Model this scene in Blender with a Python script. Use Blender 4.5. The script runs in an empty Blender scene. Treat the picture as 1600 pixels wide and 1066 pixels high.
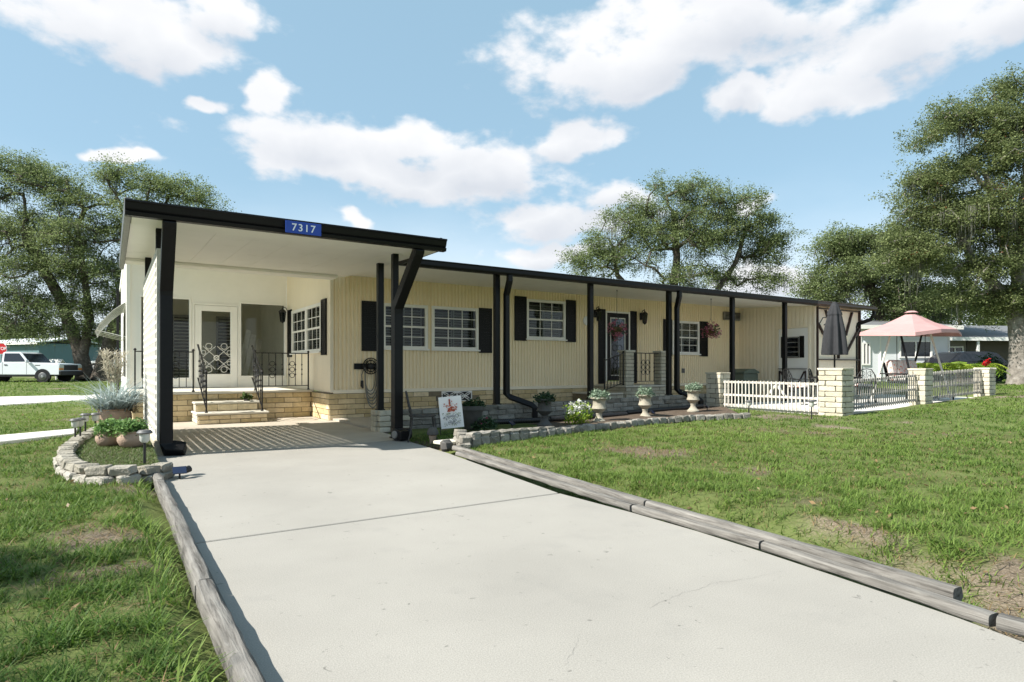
import bpy, bmesh, math, random
import numpy as np
from mathutils import Vector, Matrix
R_ = math.radians
random.seed(7); rng = np.random.default_rng(7)
scene = bpy.context.scene
COL = scene.collection

# ------------------------------------------------------------------ camera
F_PX, TH, VH, CH = 968.0, R_(33.0), 575.5, 1.15     # focal length in photo pixels, heading, horizon row, eye height
cam_d = bpy.data.cameras.new('camera'); cam = bpy.data.objects.new('camera', cam_d); COL.objects.link(cam)
cam_d.sensor_width = 36.0; cam_d.lens = 36.0 * F_PX / 1600.0
cam_d.shift_y = (VH - 533.0) / 1600.0
cam_d.clip_start = 0.05; cam_d.clip_end = 3000
cam.location = (0, 0, CH); cam.rotation_euler = (R_(90), 0, -TH)
scene.camera = cam
SN, CS = math.sin(TH), math.cos(TH)
def ray(u):
    k = (u - 800.0) / F_PX
    return SN + k * CS, CS - k * SN
def gp(u, v, z=0.0):                       # photo pixel -> point on the level z
    d = (CH - z) * F_PX / (v - VH); a, b = ray(u)
    return (a * d, b * d, z)
def at(u, v, d):                           # photo pixel at a known depth
    a, b = ray(u)
    return Vector((a * d, b * d, CH - (v - VH) * d / F_PX))
def xY(u, Y):                              # X on the plane y = Y
    a, b = ray(u); return a / b * Y
def yX(u, X):
    a, b = ray(u); return b / a * X
def zY(u, v, Y):
    a, b = ray(u); return CH - (v - VH) * (Y / b) / F_PX

# ------------------------------------------------------------------ world, sun, exposure
SUN_EL, SUN_AZ = R_(44), R_(-83)           # azimuth measured from +Y towards +X
SKY = 0.112
scene.view_settings.view_transform = 'Standard'; scene.view_settings.look = 'None'
scene.view_settings.gamma = 1.0; scene.view_settings.use_curve_mapping = False
scene.view_settings.exposure = 1.82
world = bpy.data.worlds.new('World'); scene.world = world; world.use_nodes = True
def build_world():
    nt = world.node_tree; N = nt.nodes; L = nt.links
    N.clear()
    out = N.new('ShaderNodeOutputWorld'); bg = N.new('ShaderNodeBackground'); bg.inputs[1].default_value = SKY
    L.new(bg.outputs[0], out.inputs[0])
    sky = N.new('ShaderNodeTexSky'); sky.sky_type = 'NISHITA'; sky.sun_disc = False
    sky.sun_elevation = SUN_EL; sky.sun_rotation = SUN_AZ
    sky.air_density = 1.0; sky.dust_density = 0.6; sky.ozone_density = 1.0
    tc = N.new('ShaderNodeTexCoord'); sp = N.new('ShaderNodeSeparateXYZ'); L.new(tc.outputs['Generated'], sp.inputs[0])
    def M(op, a, b=None, c=None, clamp=False):
        n = N.new('ShaderNodeMath'); n.operation = op; n.use_clamp = clamp
        for i, x in enumerate((a, b, c)):
            if x is None: continue
            if isinstance(x, (int, float)): n.inputs[i].default_value = x
            else: L.new(x, n.inputs[i])
        return n.outputs[0]
    az = M('ARCTAN2', sp.outputs[0], sp.outputs[1]); el = M('ARCSINE', sp.outputs[2])
    # cloud banks: azimuth, elevation and half sizes (radians)
    banks = []
    def px(u, v, ru, rv):
        dx = (u - 800) / F_PX; dz = (VH - v) / F_PX
        a = TH + math.atan(dx); e = math.atan(dz / math.sqrt(1 + dx * dx))
        banks.append((a, e, ru / F_PX / (1 + dx * dx), rv / F_PX / math.sqrt(1 + dx * dx)))
    for b in [(215, 42, 225, 56), (360, 20, 100, 36), (620, 270, 330, 42), (500, 228, 130, 48), (650, 222, 140, 44), (730, 255, 140, 44),
              (890, 215, 90, 34), (850, 350, 150, 40), (965, 318, 75, 38), (1010, 82, 250, 66), (1160, 30, 180, 50), (1420, 62, 200, 62),
              (1300, 128, 130, 42), (1170, 146, 80, 22), (1560, 30, 150, 50), (440, 150, 55, 32), (338, 160, 40, 20),
              (830, 412, 130, 22), (1200, 440, 90, 34), (1195, 322, 50, 16), (210, 248, 45, 14), (560, 345, 40, 14)]:
        px(*b)
    # the same fair-weather cumulus all round the rest of the sky
    r = random.Random(3)
    for i in range(13):
        banks.append((R_((97 if i < 5 else -172) + (i % 5 if i < 5 else i - 5) * 18.0 + r.uniform(-4, 4)) if i < 11 else R_(r.uniform(-150, 150)),
                      R_(r.uniform(10, 38)) if i < 11 else R_(r.uniform(55, 75)), r.uniform(.16, .3), r.uniform(.05, .09)))
    nz = N.new('ShaderNodeTexNoise'); nz.inputs['Scale'].default_value = 13.0; nz.inputs['Detail'].default_value = 9; nz.inputs['Roughness'].default_value = .56
    mp = N.new('ShaderNodeMapping'); mp.inputs['Scale'].default_value = (1, 1, 1.9); L.new(tc.outputs['Generated'], mp.inputs[0]); L.new(mp.outputs[0], nz.inputs['Vector'])
    n2 = N.new('ShaderNodeTexNoise'); n2.inputs['Scale'].default_value = 5.0; n2.inputs['Detail'].default_value = 5
    mp2 = N.new('ShaderNodeMapping'); mp2.inputs['Scale'].default_value = (1, 1, 2.2); mp2.inputs['Location'].default_value = (3, 1, 2); L.new(tc.outputs['Generated'], mp2.inputs[0]); L.new(mp2.outputs[0], n2.inputs['Vector'])
    pc_ = N.new('ShaderNodeCombineXYZ'); L.new(az, pc_.inputs[0]); L.new(el, pc_.inputs[1])
    nw = N.new('ShaderNodeTexNoise'); nw.inputs['Scale'].default_value = 8.0; nw.inputs['Detail'].default_value = 4; L.new(tc.outputs['Generated'], nw.inputs['Vector'])
    ws = N.new('ShaderNodeVectorMath'); ws.operation = 'SUBTRACT'; L.new(nw.outputs['Color'], ws.inputs[0]); ws.inputs[1].default_value = (.5, .5, .5)
    pos = N.new('ShaderNodeVectorMath'); pos.operation = 'MULTIPLY_ADD'; L.new(ws.outputs[0], pos.inputs[0]); pos.inputs[1].default_value = (.22, .11, 0); L.new(pc_.outputs[0], pos.inputs[2])
    tot = None; low = None
    for i, (a, e, ra, re) in enumerate(banks):
        vm = N.new('ShaderNodeVectorMath'); vm.operation = 'MULTIPLY_ADD'; L.new(pos.outputs[0], vm.inputs[0])
        vm.inputs[1].default_value = (1 / ra, 1 / re, 0); vm.inputs[2].default_value = (-a / ra, -e / re, 0)
        ln = N.new('ShaderNodeVectorMath'); ln.operation = 'LENGTH'; L.new(vm.outputs[0], ln.inputs[0]); q = ln.outputs['Value']
        tot = q if tot is None else M('SMOOTH_MIN', tot, q, .2)
        if ra > .07:
            vb = N.new('ShaderNodeVectorMath'); vb.operation = 'DISTANCE'; L.new(vm.outputs[0], vb.inputs[0]); vb.inputs[1].default_value = (0, -.75, 0)
            low = vb.outputs['Value'] if low is None else M('MINIMUM', low, vb.outputs['Value'])
    tot = M('SUBTRACT', 1.0, tot); low = M('SUBTRACT', 1.05, low, clamp=True)
    den = M('ADD', M('MULTIPLY', tot, 1.35), M('MULTIPLY', M('SUBTRACT', nz.outputs[0], .50), 2.4))
    mask = N.new('ShaderNodeMapRange'); mask.interpolation_type = 'SMOOTHSTEP'
    L.new(den, mask.inputs[0]); mask.inputs[1].default_value = -.08; mask.inputs[2].default_value = .62
    shade = M('MULTIPLY', low, .85); shade = M('ADD', shade, M('MULTIPLY', M('SUBTRACT', n2.outputs[0], .46), 1.3), clamp=True)
    cc = N.new('ShaderNodeMix'); cc.data_type = 'RGBA'; L.new(shade, cc.inputs[0])
    cc.inputs[6].default_value = (2.6, 2.61, 2.65, 1); cc.inputs[7].default_value = (1.84, 1.93, 2.1, 1)
    # fair-weather haze: the clear sky is pale
    hz = N.new('ShaderNodeMix'); hz.data_type = 'RGBA'; hz.inputs[0].default_value = .84
    L.new(sky.outputs[0], hz.inputs[6]); hz.inputs[7].default_value = (.86, 1.36, 1.66, 1)
    # the air whitens towards the horizon, where the far cumulus run together
    hf = N.new('ShaderNodeMapRange'); hf.interpolation_type = 'SMOOTHSTEP'; L.new(M('ADD', el, M('MULTIPLY', M('SUBTRACT', n2.outputs[0], .5), .12)), hf.inputs[0])
    hf.inputs[1].default_value = R_(17); hf.inputs[2].default_value = R_(-1); hf.inputs[3].default_value = 0; hf.inputs[4].default_value = .92
    hh = N.new('ShaderNodeMix'); hh.data_type = 'RGBA'; L.new(hf.outputs[0], hh.inputs[0]); L.new(hz.outputs[2], hh.inputs[6]); hh.inputs[7].default_value = (2.75, 2.95, 3.15, 1); hz = hh
    mx = N.new('ShaderNodeMix'); mx.data_type = 'RGBA'
    L.new(M('MULTIPLY', mask.outputs[0], .96), mx.inputs[0]); L.new(hz.outputs[2], mx.inputs[6]); L.new(cc.outputs[2], mx.inputs[7])
    L.new(mx.outputs[2], bg.inputs[0])
build_world()
world.cycles.sampling_method = 'MANUAL'; world.cycles.sample_map_resolution = 256
sd = bpy.data.lights.new('sun', 'SUN'); sun = bpy.data.objects.new('sun', sd); COL.objects.link(sun)
sd.energy = 2.75; sd.angle = R_(0.6); sd.color = (1.0, .955, .88)
sv = Vector((math.sin(SUN_AZ) * math.cos(SUN_EL), math.cos(SUN_AZ) * math.cos(SUN_EL), math.sin(SUN_EL)))
sun.rotation_euler = sv.to_track_quat('Z', 'Y').to_euler(); sun.location = (-20, 5, 20)
scene.cycles.max_bounces = 12; scene.cycles.diffuse_bounces = 8; scene.cycles.transparent_max_bounces = 12

# ------------------------------------------------------------------ materials
MATS = {}
def mat(name, col, rough=.6, var=.12, vscale=3.0, bump=0.0, bscale=40.0, metal=0.0, rnd=0.0, spec=.4, col2=None, detail=6, blotch=None, translucent=0):
    """procedural surface: noise between two tones, fine relief, and a tone of its own for each object (rnd)"""
    m = bpy.data.materials.new(name); m.use_nodes = True; MATS[name] = m
    nt = m.node_tree; N = nt.nodes; L = nt.links
    b = N['Principled BSDF']; b.inputs['Roughness'].default_value = rough; b.inputs['Metallic'].default_value = metal
    b.inputs['Specular IOR Level'].default_value = spec
    ge = N.new('ShaderNodeNewGeometry')
    no = N.new('ShaderNodeTexNoise'); no.inputs['Scale'].default_value = vscale; no.inputs['Detail'].default_value = detail; no.inputs['Roughness'].default_value = .6
    L.new(ge.outputs['Position'], no.inputs['Vector'])
    rp = N.new('ShaderNodeMapRange'); rp.inputs[1].default_value = .3; rp.inputs[2].default_value = .7; L.new(no.outputs[0], rp.inputs[0])
    mx = N.new('ShaderNodeMix'); mx.data_type = 'RGBA'; L.new(rp.outputs[0], mx.inputs[0])
    c2 = col2 or tuple(c * (1 + var) for c in col); c1 = col if col2 else tuple(c * (1 - var) for c in col)
    mx.inputs[6].default_value = (*c1, 1); mx.inputs[7].default_value = (*c2, 1)
    o = mx.outputs[2]
    if blotch:                                  # (colour, scale, threshold, softness): stains and dirt
        n3 = N.new('ShaderNodeTexNoise'); n3.inputs['Scale'].default_value = blotch[1]; n3.inputs['Detail'].default_value = 7; n3.inputs['Roughness'].default_value = .65
        L.new(ge.outputs['Position'], n3.inputs['Vector'])
        r3 = N.new('ShaderNodeMapRange'); r3.inputs[1].default_value = blotch[2]; r3.inputs[2].default_value = blotch[2] + blotch[3]; L.new(n3.outputs[0], r3.inputs[0])
        m3 = N.new('ShaderNodeMix'); m3.data_type = 'RGBA'; L.new(r3.outputs[0], m3.inputs[0]); L.new(o, m3.inputs[6]); m3.inputs[7].default_value = (*blotch[0], 1); o = m3.outputs[2]
    if rnd:
        oi = N.new('ShaderNodeObjectInfo'); hv = N.new('ShaderNodeHueSaturation')
        r2 = N.new('ShaderNodeMapRange'); L.new(oi.outputs['Random'], r2.inputs[0]); r2.inputs[3].default_value = 1 - rnd; r2.inputs[4].default_value = 1 + rnd
        L.new(r2.outputs[0], hv.inputs['Value']); L.new(o, hv.inputs['Color']); o = hv.outputs[0]
        r4 = N.new('ShaderNodeMapRange'); L.new(oi.outputs['Random'], r4.inputs[0]); r4.inputs[3].default_value = 1 + rnd * .8; r4.inputs[4].default_value = 1 - rnd * .8
        L.new(r4.outputs[0], hv.inputs['Saturation'])
    L.new(o, b.inputs['Base Color'])
    if bump:
        nb = N.new('ShaderNodeTexNoise'); nb.inputs['Scale'].default_value = bscale; nb.inputs['Detail'].default_value = 5; L.new(ge.outputs['Position'], nb.inputs['Vector'])
        bp = N.new('ShaderNodeBump'); bp.inputs['Strength'].default_value = min(1, bump); bp.inputs['Distance'].default_value = .02; L.new(nb.outputs[0], bp.inputs['Height']); L.new(bp.outputs[0], b.inputs['Normal'])
    return m
def leafmat(name, dark, light, trans=.35, rough=.5, spec=.3):
    """foliage: each leaf has its own tone (attribute tone), light passes through"""
    m = bpy.data.materials.new(name); m.use_nodes = True; MATS[name] = m
    nt = m.node_tree; N = nt.nodes; L = nt.links
    b = N['Principled BSDF']; b.inputs['Roughness'].default_value = rough; b.inputs['Specular IOR Level'].default_value = spec
    a = N.new('ShaderNodeAttribute'); a.attribute_name = 'tone'
    mx = N.new('ShaderNodeMix'); mx.data_type = 'RGBA'; L.new(a.outputs['Fac'], mx.inputs[0])
    mx.inputs[6].default_value = (*dark, 1); mx.inputs[7].default_value = (*light, 1)
    L.new(mx.outputs[2], b.inputs['Base Color'])
    t = N.new('ShaderNodeBsdfTranslucent'); L.new(mx.outputs[2], t.inputs[0])
    ms = N.new('ShaderNodeMixShader'); ms.inputs[0].default_value = trans
    L.new(b.outputs[0], ms.inputs[1]); L.new(t.outputs[0], ms.inputs[2]); L.new(ms.outputs[0], N['Material Output'].inputs[0])
    return m
def glassmat(name, tint=(.8, .85, .85), refl=.1, rf=.45):
    m = bpy.data.materials.new(name); m.use_nodes = True; MATS[name] = m
    nt = m.node_tree; N = nt.nodes; L = nt.links; N.remove(N['Principled BSDF'])
    tr = N.new('ShaderNodeBsdfTransparent'); tr.inputs[0].default_value = (*tint, 1)
    gl = N.new('ShaderNodeBsdfGlossy'); gl.inputs['Roughness'].default_value = .02
    fr = N.new('ShaderNodeFresnel'); fr.inputs[0].default_value = 1.5
    ad = N.new('ShaderNodeMath'); ad.operation = 'MULTIPLY_ADD'; L.new(fr.outputs[0], ad.inputs[0]); ad.inputs[1].default_value = rf; ad.inputs[2].default_value = refl
    ms = N.new('ShaderNodeMixShader'); L.new(ad.outputs[0], ms.inputs[0]); L.new(tr.outputs[0], ms.inputs[1]); L.new(gl.outputs[0], ms.inputs[2])
    L.new(ms.outputs[0], N['Material Output'].inputs[0]); return m

mat('siding', (.92, .79, .56), .5, .03, 1.2, .0, spec=.3, blotch=((.86, .73, .49), 1.3, .54, .3))
mat('siding_plain', (.88, .79, .62), .5, .03, 1.2)
mat('white_paint', (.87, .86, .82), .5, .03, 2)
mat('soffit', (.89, .87, .81), .5, .03, 1.0, blotch=((.66, .64, .57), 1.6, .62, .2))
mat('black_paint', (.006, .006, .0065), .42, .2, 8, spec=.22)
mat('black_iron', (.010, .010, .010), .5, .3, 30, .15, 120)
mat('brown_metal', (.035, .018, .015), .35, .2, 5)
mat('brick_tan', (.62, .50, .30), .85, .16, 9, .5, 60, rnd=.17, blotch=((.48, .39, .25), 6, .58, .2))
mat('mortar', (.20, .165, .11), .9, .15, 10, .4, 80)
mat('brick_pale', (.50, .46, .36), .88, .14, 8, .7, 50, rnd=.13, blotch=((.30, .29, .23), 7, .60, .2))
mat('mortar_pale', (.13, .125, .10), .9, .2, 10, .3, 80)
mat('wall_grey', (.225, .21, .18), .9, .25, 7, .9, 35, rnd=.22, blotch=((.07, .07, .062), 4, .56, .2))
mat('block_grey', (.29, .27, .225), .92, .2, 9, .9, 45, rnd=.2, blotch=((.13, .125, .11), 5, .58, .22))
mat('concrete', (.305, .289, .257), .85, .05, 1.3, .14, 160, blotch=((.258, .246, .222), 1.7, .57, .25))
mat('concrete_floor', (.43, .38, .31), .7, .1, 1.2, .15, 120, blotch=((.48, .44, .375), 1.1, .5, .2))
mat('concrete_pale', (.60, .585, .54), .85, .06, 2, .3, 120)
mat('cap_concrete', (.56, .53, .45), .8, .08, 4, .3, 90)
mat('joint', (.045, .042, .035), .95, .3, 20)
mat('crack', (.20, .19, .175), .95, .25, 30)
mat('soil', (.09, .065, .045), .95, .35, 14, .8, 60, blotch=((.16, .12, .085), 9, .55, .15))
mat('bark', (.085, .070, .055), .95, .4, 6, 1.0, 16, blotch=((.15, .135, .115), 3, .55, .15))
mat('terracotta', (.34, .245, .18), .85, .15, 9, .4, 50, blotch=((.42, .36, .30), 6, .56, .2))
mat('dark_pot', (.075, .072, .066), .7, .2, 8, .3, 50)
mat('urn', (.34, .31, .245), .85, .15, 10, .5, 60, blotch=((.26, .235, .18), 8, .56, .2))
mat('grey_metal', (.16, .16, .155), .4, .2, 20, metal=.7)
mat('steel', (.5, .5, .5), .3, .05, 10, metal=.9)
mat('hose', (.20, .20, .18), .5, .15, 20)
mat('lens', (.55, .56, .52), .2, .05, 10, spec=.6)
mat('solar', (.012, .018, .045), .15, .1, 30, spec=.7)
mat('plastic_black', (.013, .013, .014), .42, .2, 20)
mat('white_plastic', (.78, .78, .76), .4, .03, 5)
mat('sign_blue', (.012, .055, .34), .35, .04, 4)
mat('sign_white', (.78, .80, .84), .4, .03, 6)
mat('sign_red', (.50, .015, .02), .4, .05, 4)
mat('wood_white', (.66, .63, .56), .8, .12, 9, .3, 60, rnd=.08)
mat('picket', (.54, .51, .45), .85, .2, 10, .4, 60, rnd=.12)
mat('picket_shaded', (.30, .285, .26), .85, .25, 10, .4, 60, rnd=.2)  # darker picket wood: shade on the front-facing panels put into the colour
mat('umbrella', (.026, .027, .030), .85, .15, 12, .2, 90)
mat('canopy_pink', (.43, .25, .238), .8, .07, 3, .1, 80)
mat('cushion', (.62, .58, .54), .9, .1, 10, .2, 40, blotch=((.60, .17, .11), 13, .54, .05))
mat('deck_box', (.13, .16, .125), .6, .08, 5)
mat('roof_grey', (.14, .145, .15), .8, .15, 5, .3, 20)
mat('neighbour_white', (.76, .79, .81), .6, .03, 2)
mat('teal_wall', (.11, .19, .205), .6, .06, 2)
mat('interior', (.10, .09, .075), .9, .1, 2)
mat('interior_wall', (.62, .57, .46), .9, .06, 2)
mat('louver', (.50, .49, .46), .5, .05, 3)
mat('curtain', (.25, .24, .22), .9, .1, 6)
mat('car_white', (.72, .75, .78), .22, .02, 2, spec=.6)
mat('car_dark', (.018, .02, .026), .18, .1, 2, spec=.7)
mat('tyre', (.016, .016, .016), .8, .2, 20)
mat('amber', (.62, .22, .04), .3, .05, 9)
mat('red_lamp', (.45, .02, .02), .3, .05, 9)
mat('flag_cloth', (.76, .76, .75), .9, .03, 6)
mat('flag_red', (.46, .12, .07), .9, .4, 30)
mat('flag_green', (.20, .24, .12), .9, .4, 30)
mat('flag_grey', (.40, .41, .43), .9, .3, 30)
mat('moss_bundle', (.36, .37, .30), .95, .25, 12)
mat('coco', (.20, .12, .055), .95, .3, 30, .6, 80)
mat('awning', (.42, .45, .38), .8, .3, 5, .2, 40, blotch=((.27, .29, .24), 4, .55, .2))
leafmat('oak_leaf', (.075, .108, .038), (.285, .345, .150), .46, .55, .25)
leafmat('oak_leaf_red', (.068, .095, .034), (.275, .320, .135), .46, .55, .25)
leafmat('rust_leaf', (.16, .05, .018), (.26, .10, .04), .3)
leafmat('shrub_leaf', (.025, .055, .012), (.10, .17, .04), .3)
leafmat('fern_leaf', (.10, .20, .02), (.34, .42, .05), .4)
leafmat('sage_leaf', (.10, .17, .10), (.34, .42, .31), .3)
leafmat('dark_leaf', (.012, .032, .012), (.055, .10, .04), .25)
leafmat('silver_leaf', (.22, .28, .27), (.52, .60, .60), .3)
leafmat('brown_leaf', (.12, .09, .04), (.30, .20, .10), .3)
leafmat('pink_petal', (.42, .06, .13), (.66, .30, .38), .4)
leafmat('white_petal', (.72, .72, .68), (.85, .85, .82), .4)
leafmat('moss', (.11, .115, .09), (.23, .23, .19), .4)
leafmat('grass', (.050, .112, .014), (.218, .305, .066), .42, .6)
leafmat('turf', (.05, .09, .02), (.15, .20, .06), .3)
leafmat('bright_leaf', (.05, .13, .03), (.24, .38, .12), .35)
leafmat('plume', (.36, .33, .25), (.60, .56, .46), .4)
mat('bark_pale', (.20, .18, .155), .95, .35, 6, 1.0, 16, blotch=((.30, .285, .26), 3, .5, .15))
mat('old_iron', (.045, .043, .040), .7, .4, 25, .4, 60)
mat('lamp_cap', (.10, .10, .10), .5, .2, 20)
glassmat('glass', (.70, .73, .73), .0); glassmat('glass_clear', (.86, .88, .88), .0); glassmat('glass_dark', (.22, .24, .26), .01)

def timber_mat():
    m = mat('timber', (.20, .185, .165), .9, .3, 5, .5, 40, rnd=.12)
    return m
timber_mat()
# weathered wood: grain drawn out along the log (object X)
def grain(name, c1, c2, c3):
    m = bpy.data.materials.new(name); m.use_nodes = True; MATS[name] = m
    nt = m.node_tree; N = nt.nodes; L = nt.links; b = N['Principled BSDF']; b.inputs['Roughness'].default_value = .9; b.inputs['Specular IOR Level'].default_value = .2
    tc = N.new('ShaderNodeTexCoord'); mp = N.new('ShaderNodeMapping'); mp.inputs['Scale'].default_value = (1.6, 26, 26); L.new(tc.outputs['Object'], mp.inputs[0])
    oi = N.new('ShaderNodeObjectInfo'); ad = N.new('ShaderNodeVectorMath'); ad.operation = 'ADD'; L.new(mp.outputs[0], ad.inputs[0])
    cb = N.new('ShaderNodeCombineXYZ'); ml = N.new('ShaderNodeMath'); ml.operation = 'MULTIPLY'; ml.inputs[1].default_value = 40; L.new(oi.outputs['Random'], ml.inputs[0]); L.new(ml.outputs[0], cb.inputs[0]); L.new(cb.outputs[0], ad.inputs[1])
    no = N.new('ShaderNodeTexNoise'); no.inputs['Scale'].default_value = 1.6; no.inputs['Detail'].default_value = 8; no.inputs['Roughness'].default_value = .68; no.inputs['Distortion'].default_value = .5; L.new(ad.outputs[0], no.inputs[0])
    cr = N.new('ShaderNodeValToRGB'); e = cr.color_ramp; e.elements[0].position = .30; e.elements[0].color = (*c1, 1); e.elements[1].position = .75; e.elements[1].color = (*c3, 1)
    k = e.elements.new(.45); k.color = (*c2, 1); L.new(no.outputs[0], cr.inputs[0])
    bl = N.new('ShaderNodeTexNoise'); bl.inputs['Scale'].default_value = 3; bl.inputs['Detail'].default_value = 5; L.new(tc.outputs['Object'], bl.inputs[0])
    rr = N.new('ShaderNodeMapRange'); rr.inputs[1].default_value = .3; rr.inputs[2].default_value = .7; rr.inputs[3].default_value = .72; rr.inputs[4].default_value = 1.15; L.new(bl.outputs[0], rr.inputs[0])
    hv = N.new('ShaderNodeHueSaturation'); L.new(rr.outputs[0], hv.inputs['Value']); L.new(cr.outputs[0], hv.inputs['Color']); L.new(hv.outputs[0], b.inputs['Base Color'])
    bp = N.new('ShaderNodeBump'); bp.inputs['Strength'].default_value = .8; bp.inputs['Distance'].default_value = .012; L.new(no.outputs[0], bp.inputs['Height']); L.new(bp.outputs[0], b.inputs['Normal'])
grain('weathered', (.048, .043, .038), (.150, .141, .127), (.275, .263, .24))
mat('screen_white', (.60, .585, .53), .9, .12, 9, .7, 45, blotch=((.55, .53, .47), 7, .58, .2))

# driveway concrete: broom grain, specks, stains, mildew
def concrete_drive():
    m = MATS['concrete']; nt = m.node_tree; N = nt.nodes; L = nt.links; b = N['Principled BSDF']
    src = b.inputs['Base Color'].links[0].from_socket
    ge = N.new('ShaderNodeNewGeometry')
    sp = N.new('ShaderNodeTexNoise'); sp.inputs['Scale'].default_value = 150; sp.inputs['Detail'].default_value = 3; L.new(ge.outputs['Position'], sp.inputs[0])
    r = N.new('ShaderNodeMapRange'); r.inputs[1].default_value = .25; r.inputs[2].default_value = .75; r.inputs[3].default_value = .80; r.inputs[4].default_value = 1.14; L.new(sp.outputs[0], r.inputs[0])
    vo = N.new('ShaderNodeTexNoise'); vo.inputs['Scale'].default_value = 16; vo.inputs['Detail'].default_value = 4; vo.inputs['Distortion'].default_value = 1.2; L.new(ge.outputs['Position'], vo.inputs[0])
    r2 = N.new('ShaderNodeMapRange'); r2.inputs[1].default_value = .685; r2.inputs[2].default_value = .75; r2.inputs[3].default_value = 1; r2.inputs[4].default_value = .52; L.new(vo.outputs[0], r2.inputs[0])
    lo = N.new('ShaderNodeTexNoise'); lo.inputs['Scale'].default_value = .55; lo.inputs['Detail'].default_value = 4; L.new(ge.outputs['Position'], lo.inputs[0])
    r3 = N.new('ShaderNodeMapRange'); r3.inputs[1].default_value = .35; r3.inputs[2].default_value = .65; r3.inputs[3].default_value = .92; r3.inputs[4].default_value = 1.04; L.new(lo.outputs[0], r3.inputs[0])
    vr = N.new('ShaderNodeTexVoronoi'); vr.inputs['Scale'].default_value = 4.5; dw = N.new('ShaderNodeTexNoise'); dw.inputs['Scale'].default_value = 30; L.new(ge.outputs['Position'], dw.inputs[0])
    dv = N.new('ShaderNodeVectorMath'); dv.operation = 'MULTIPLY_ADD'; L.new(dw.outputs['Color'], dv.inputs[0]); dv.inputs[1].default_value = (.03, .03, 0); L.new(ge.outputs['Position'], dv.inputs[2]); L.new(dv.outputs[0], vr.inputs['Vector'])
    vt = N.new('ShaderNodeMapRange'); vt.inputs[1].default_value = .025; vt.inputs[2].default_value = .06; vt.inputs[3].default_value = .55; vt.inputs[4].default_value = 1; L.new(vr.outputs['Distance'], vt.inputs[0])
    cs_ = N.new('ShaderNodeSeparateColor'); L.new(vr.outputs['Color'], cs_.inputs[0]); cg = N.new('ShaderNodeMath'); cg.operation = 'GREATER_THAN'; cg.inputs[1].default_value = .55; L.new(cs_.outputs[0], cg.inputs[0])
    vm_ = N.new('ShaderNodeMath'); vm_.operation = 'MAXIMUM'; L.new(vt.outputs[0], vm_.inputs[0]); L.new(cg.outputs[0], vm_.inputs[1])
    am = N.new('ShaderNodeMath'); am.operation = 'MULTIPLY'; L.new(r2.outputs[0], am.inputs[0]); L.new(vm_.outputs[0], am.inputs[1])
    a = N.new('ShaderNodeMath'); a.operation = 'MULTIPLY'; L.new(r.outputs[0], a.inputs[0]); L.new(am.outputs[0], a.inputs[1])
    a2 = N.new('ShaderNodeMath'); a2.operation = 'MULTIPLY'; L.new(a.outputs[0], a2.inputs[0]); L.new(r3.outputs[0], a2.inputs[1])
    hv = N.new('ShaderNodeHueSaturation'); L.new(a2.outputs[0], hv.inputs['Value']); L.new(src, hv.inputs['Color']); L.new(hv.outputs[0], b.inputs['Base Color'])
concrete_drive()
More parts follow.
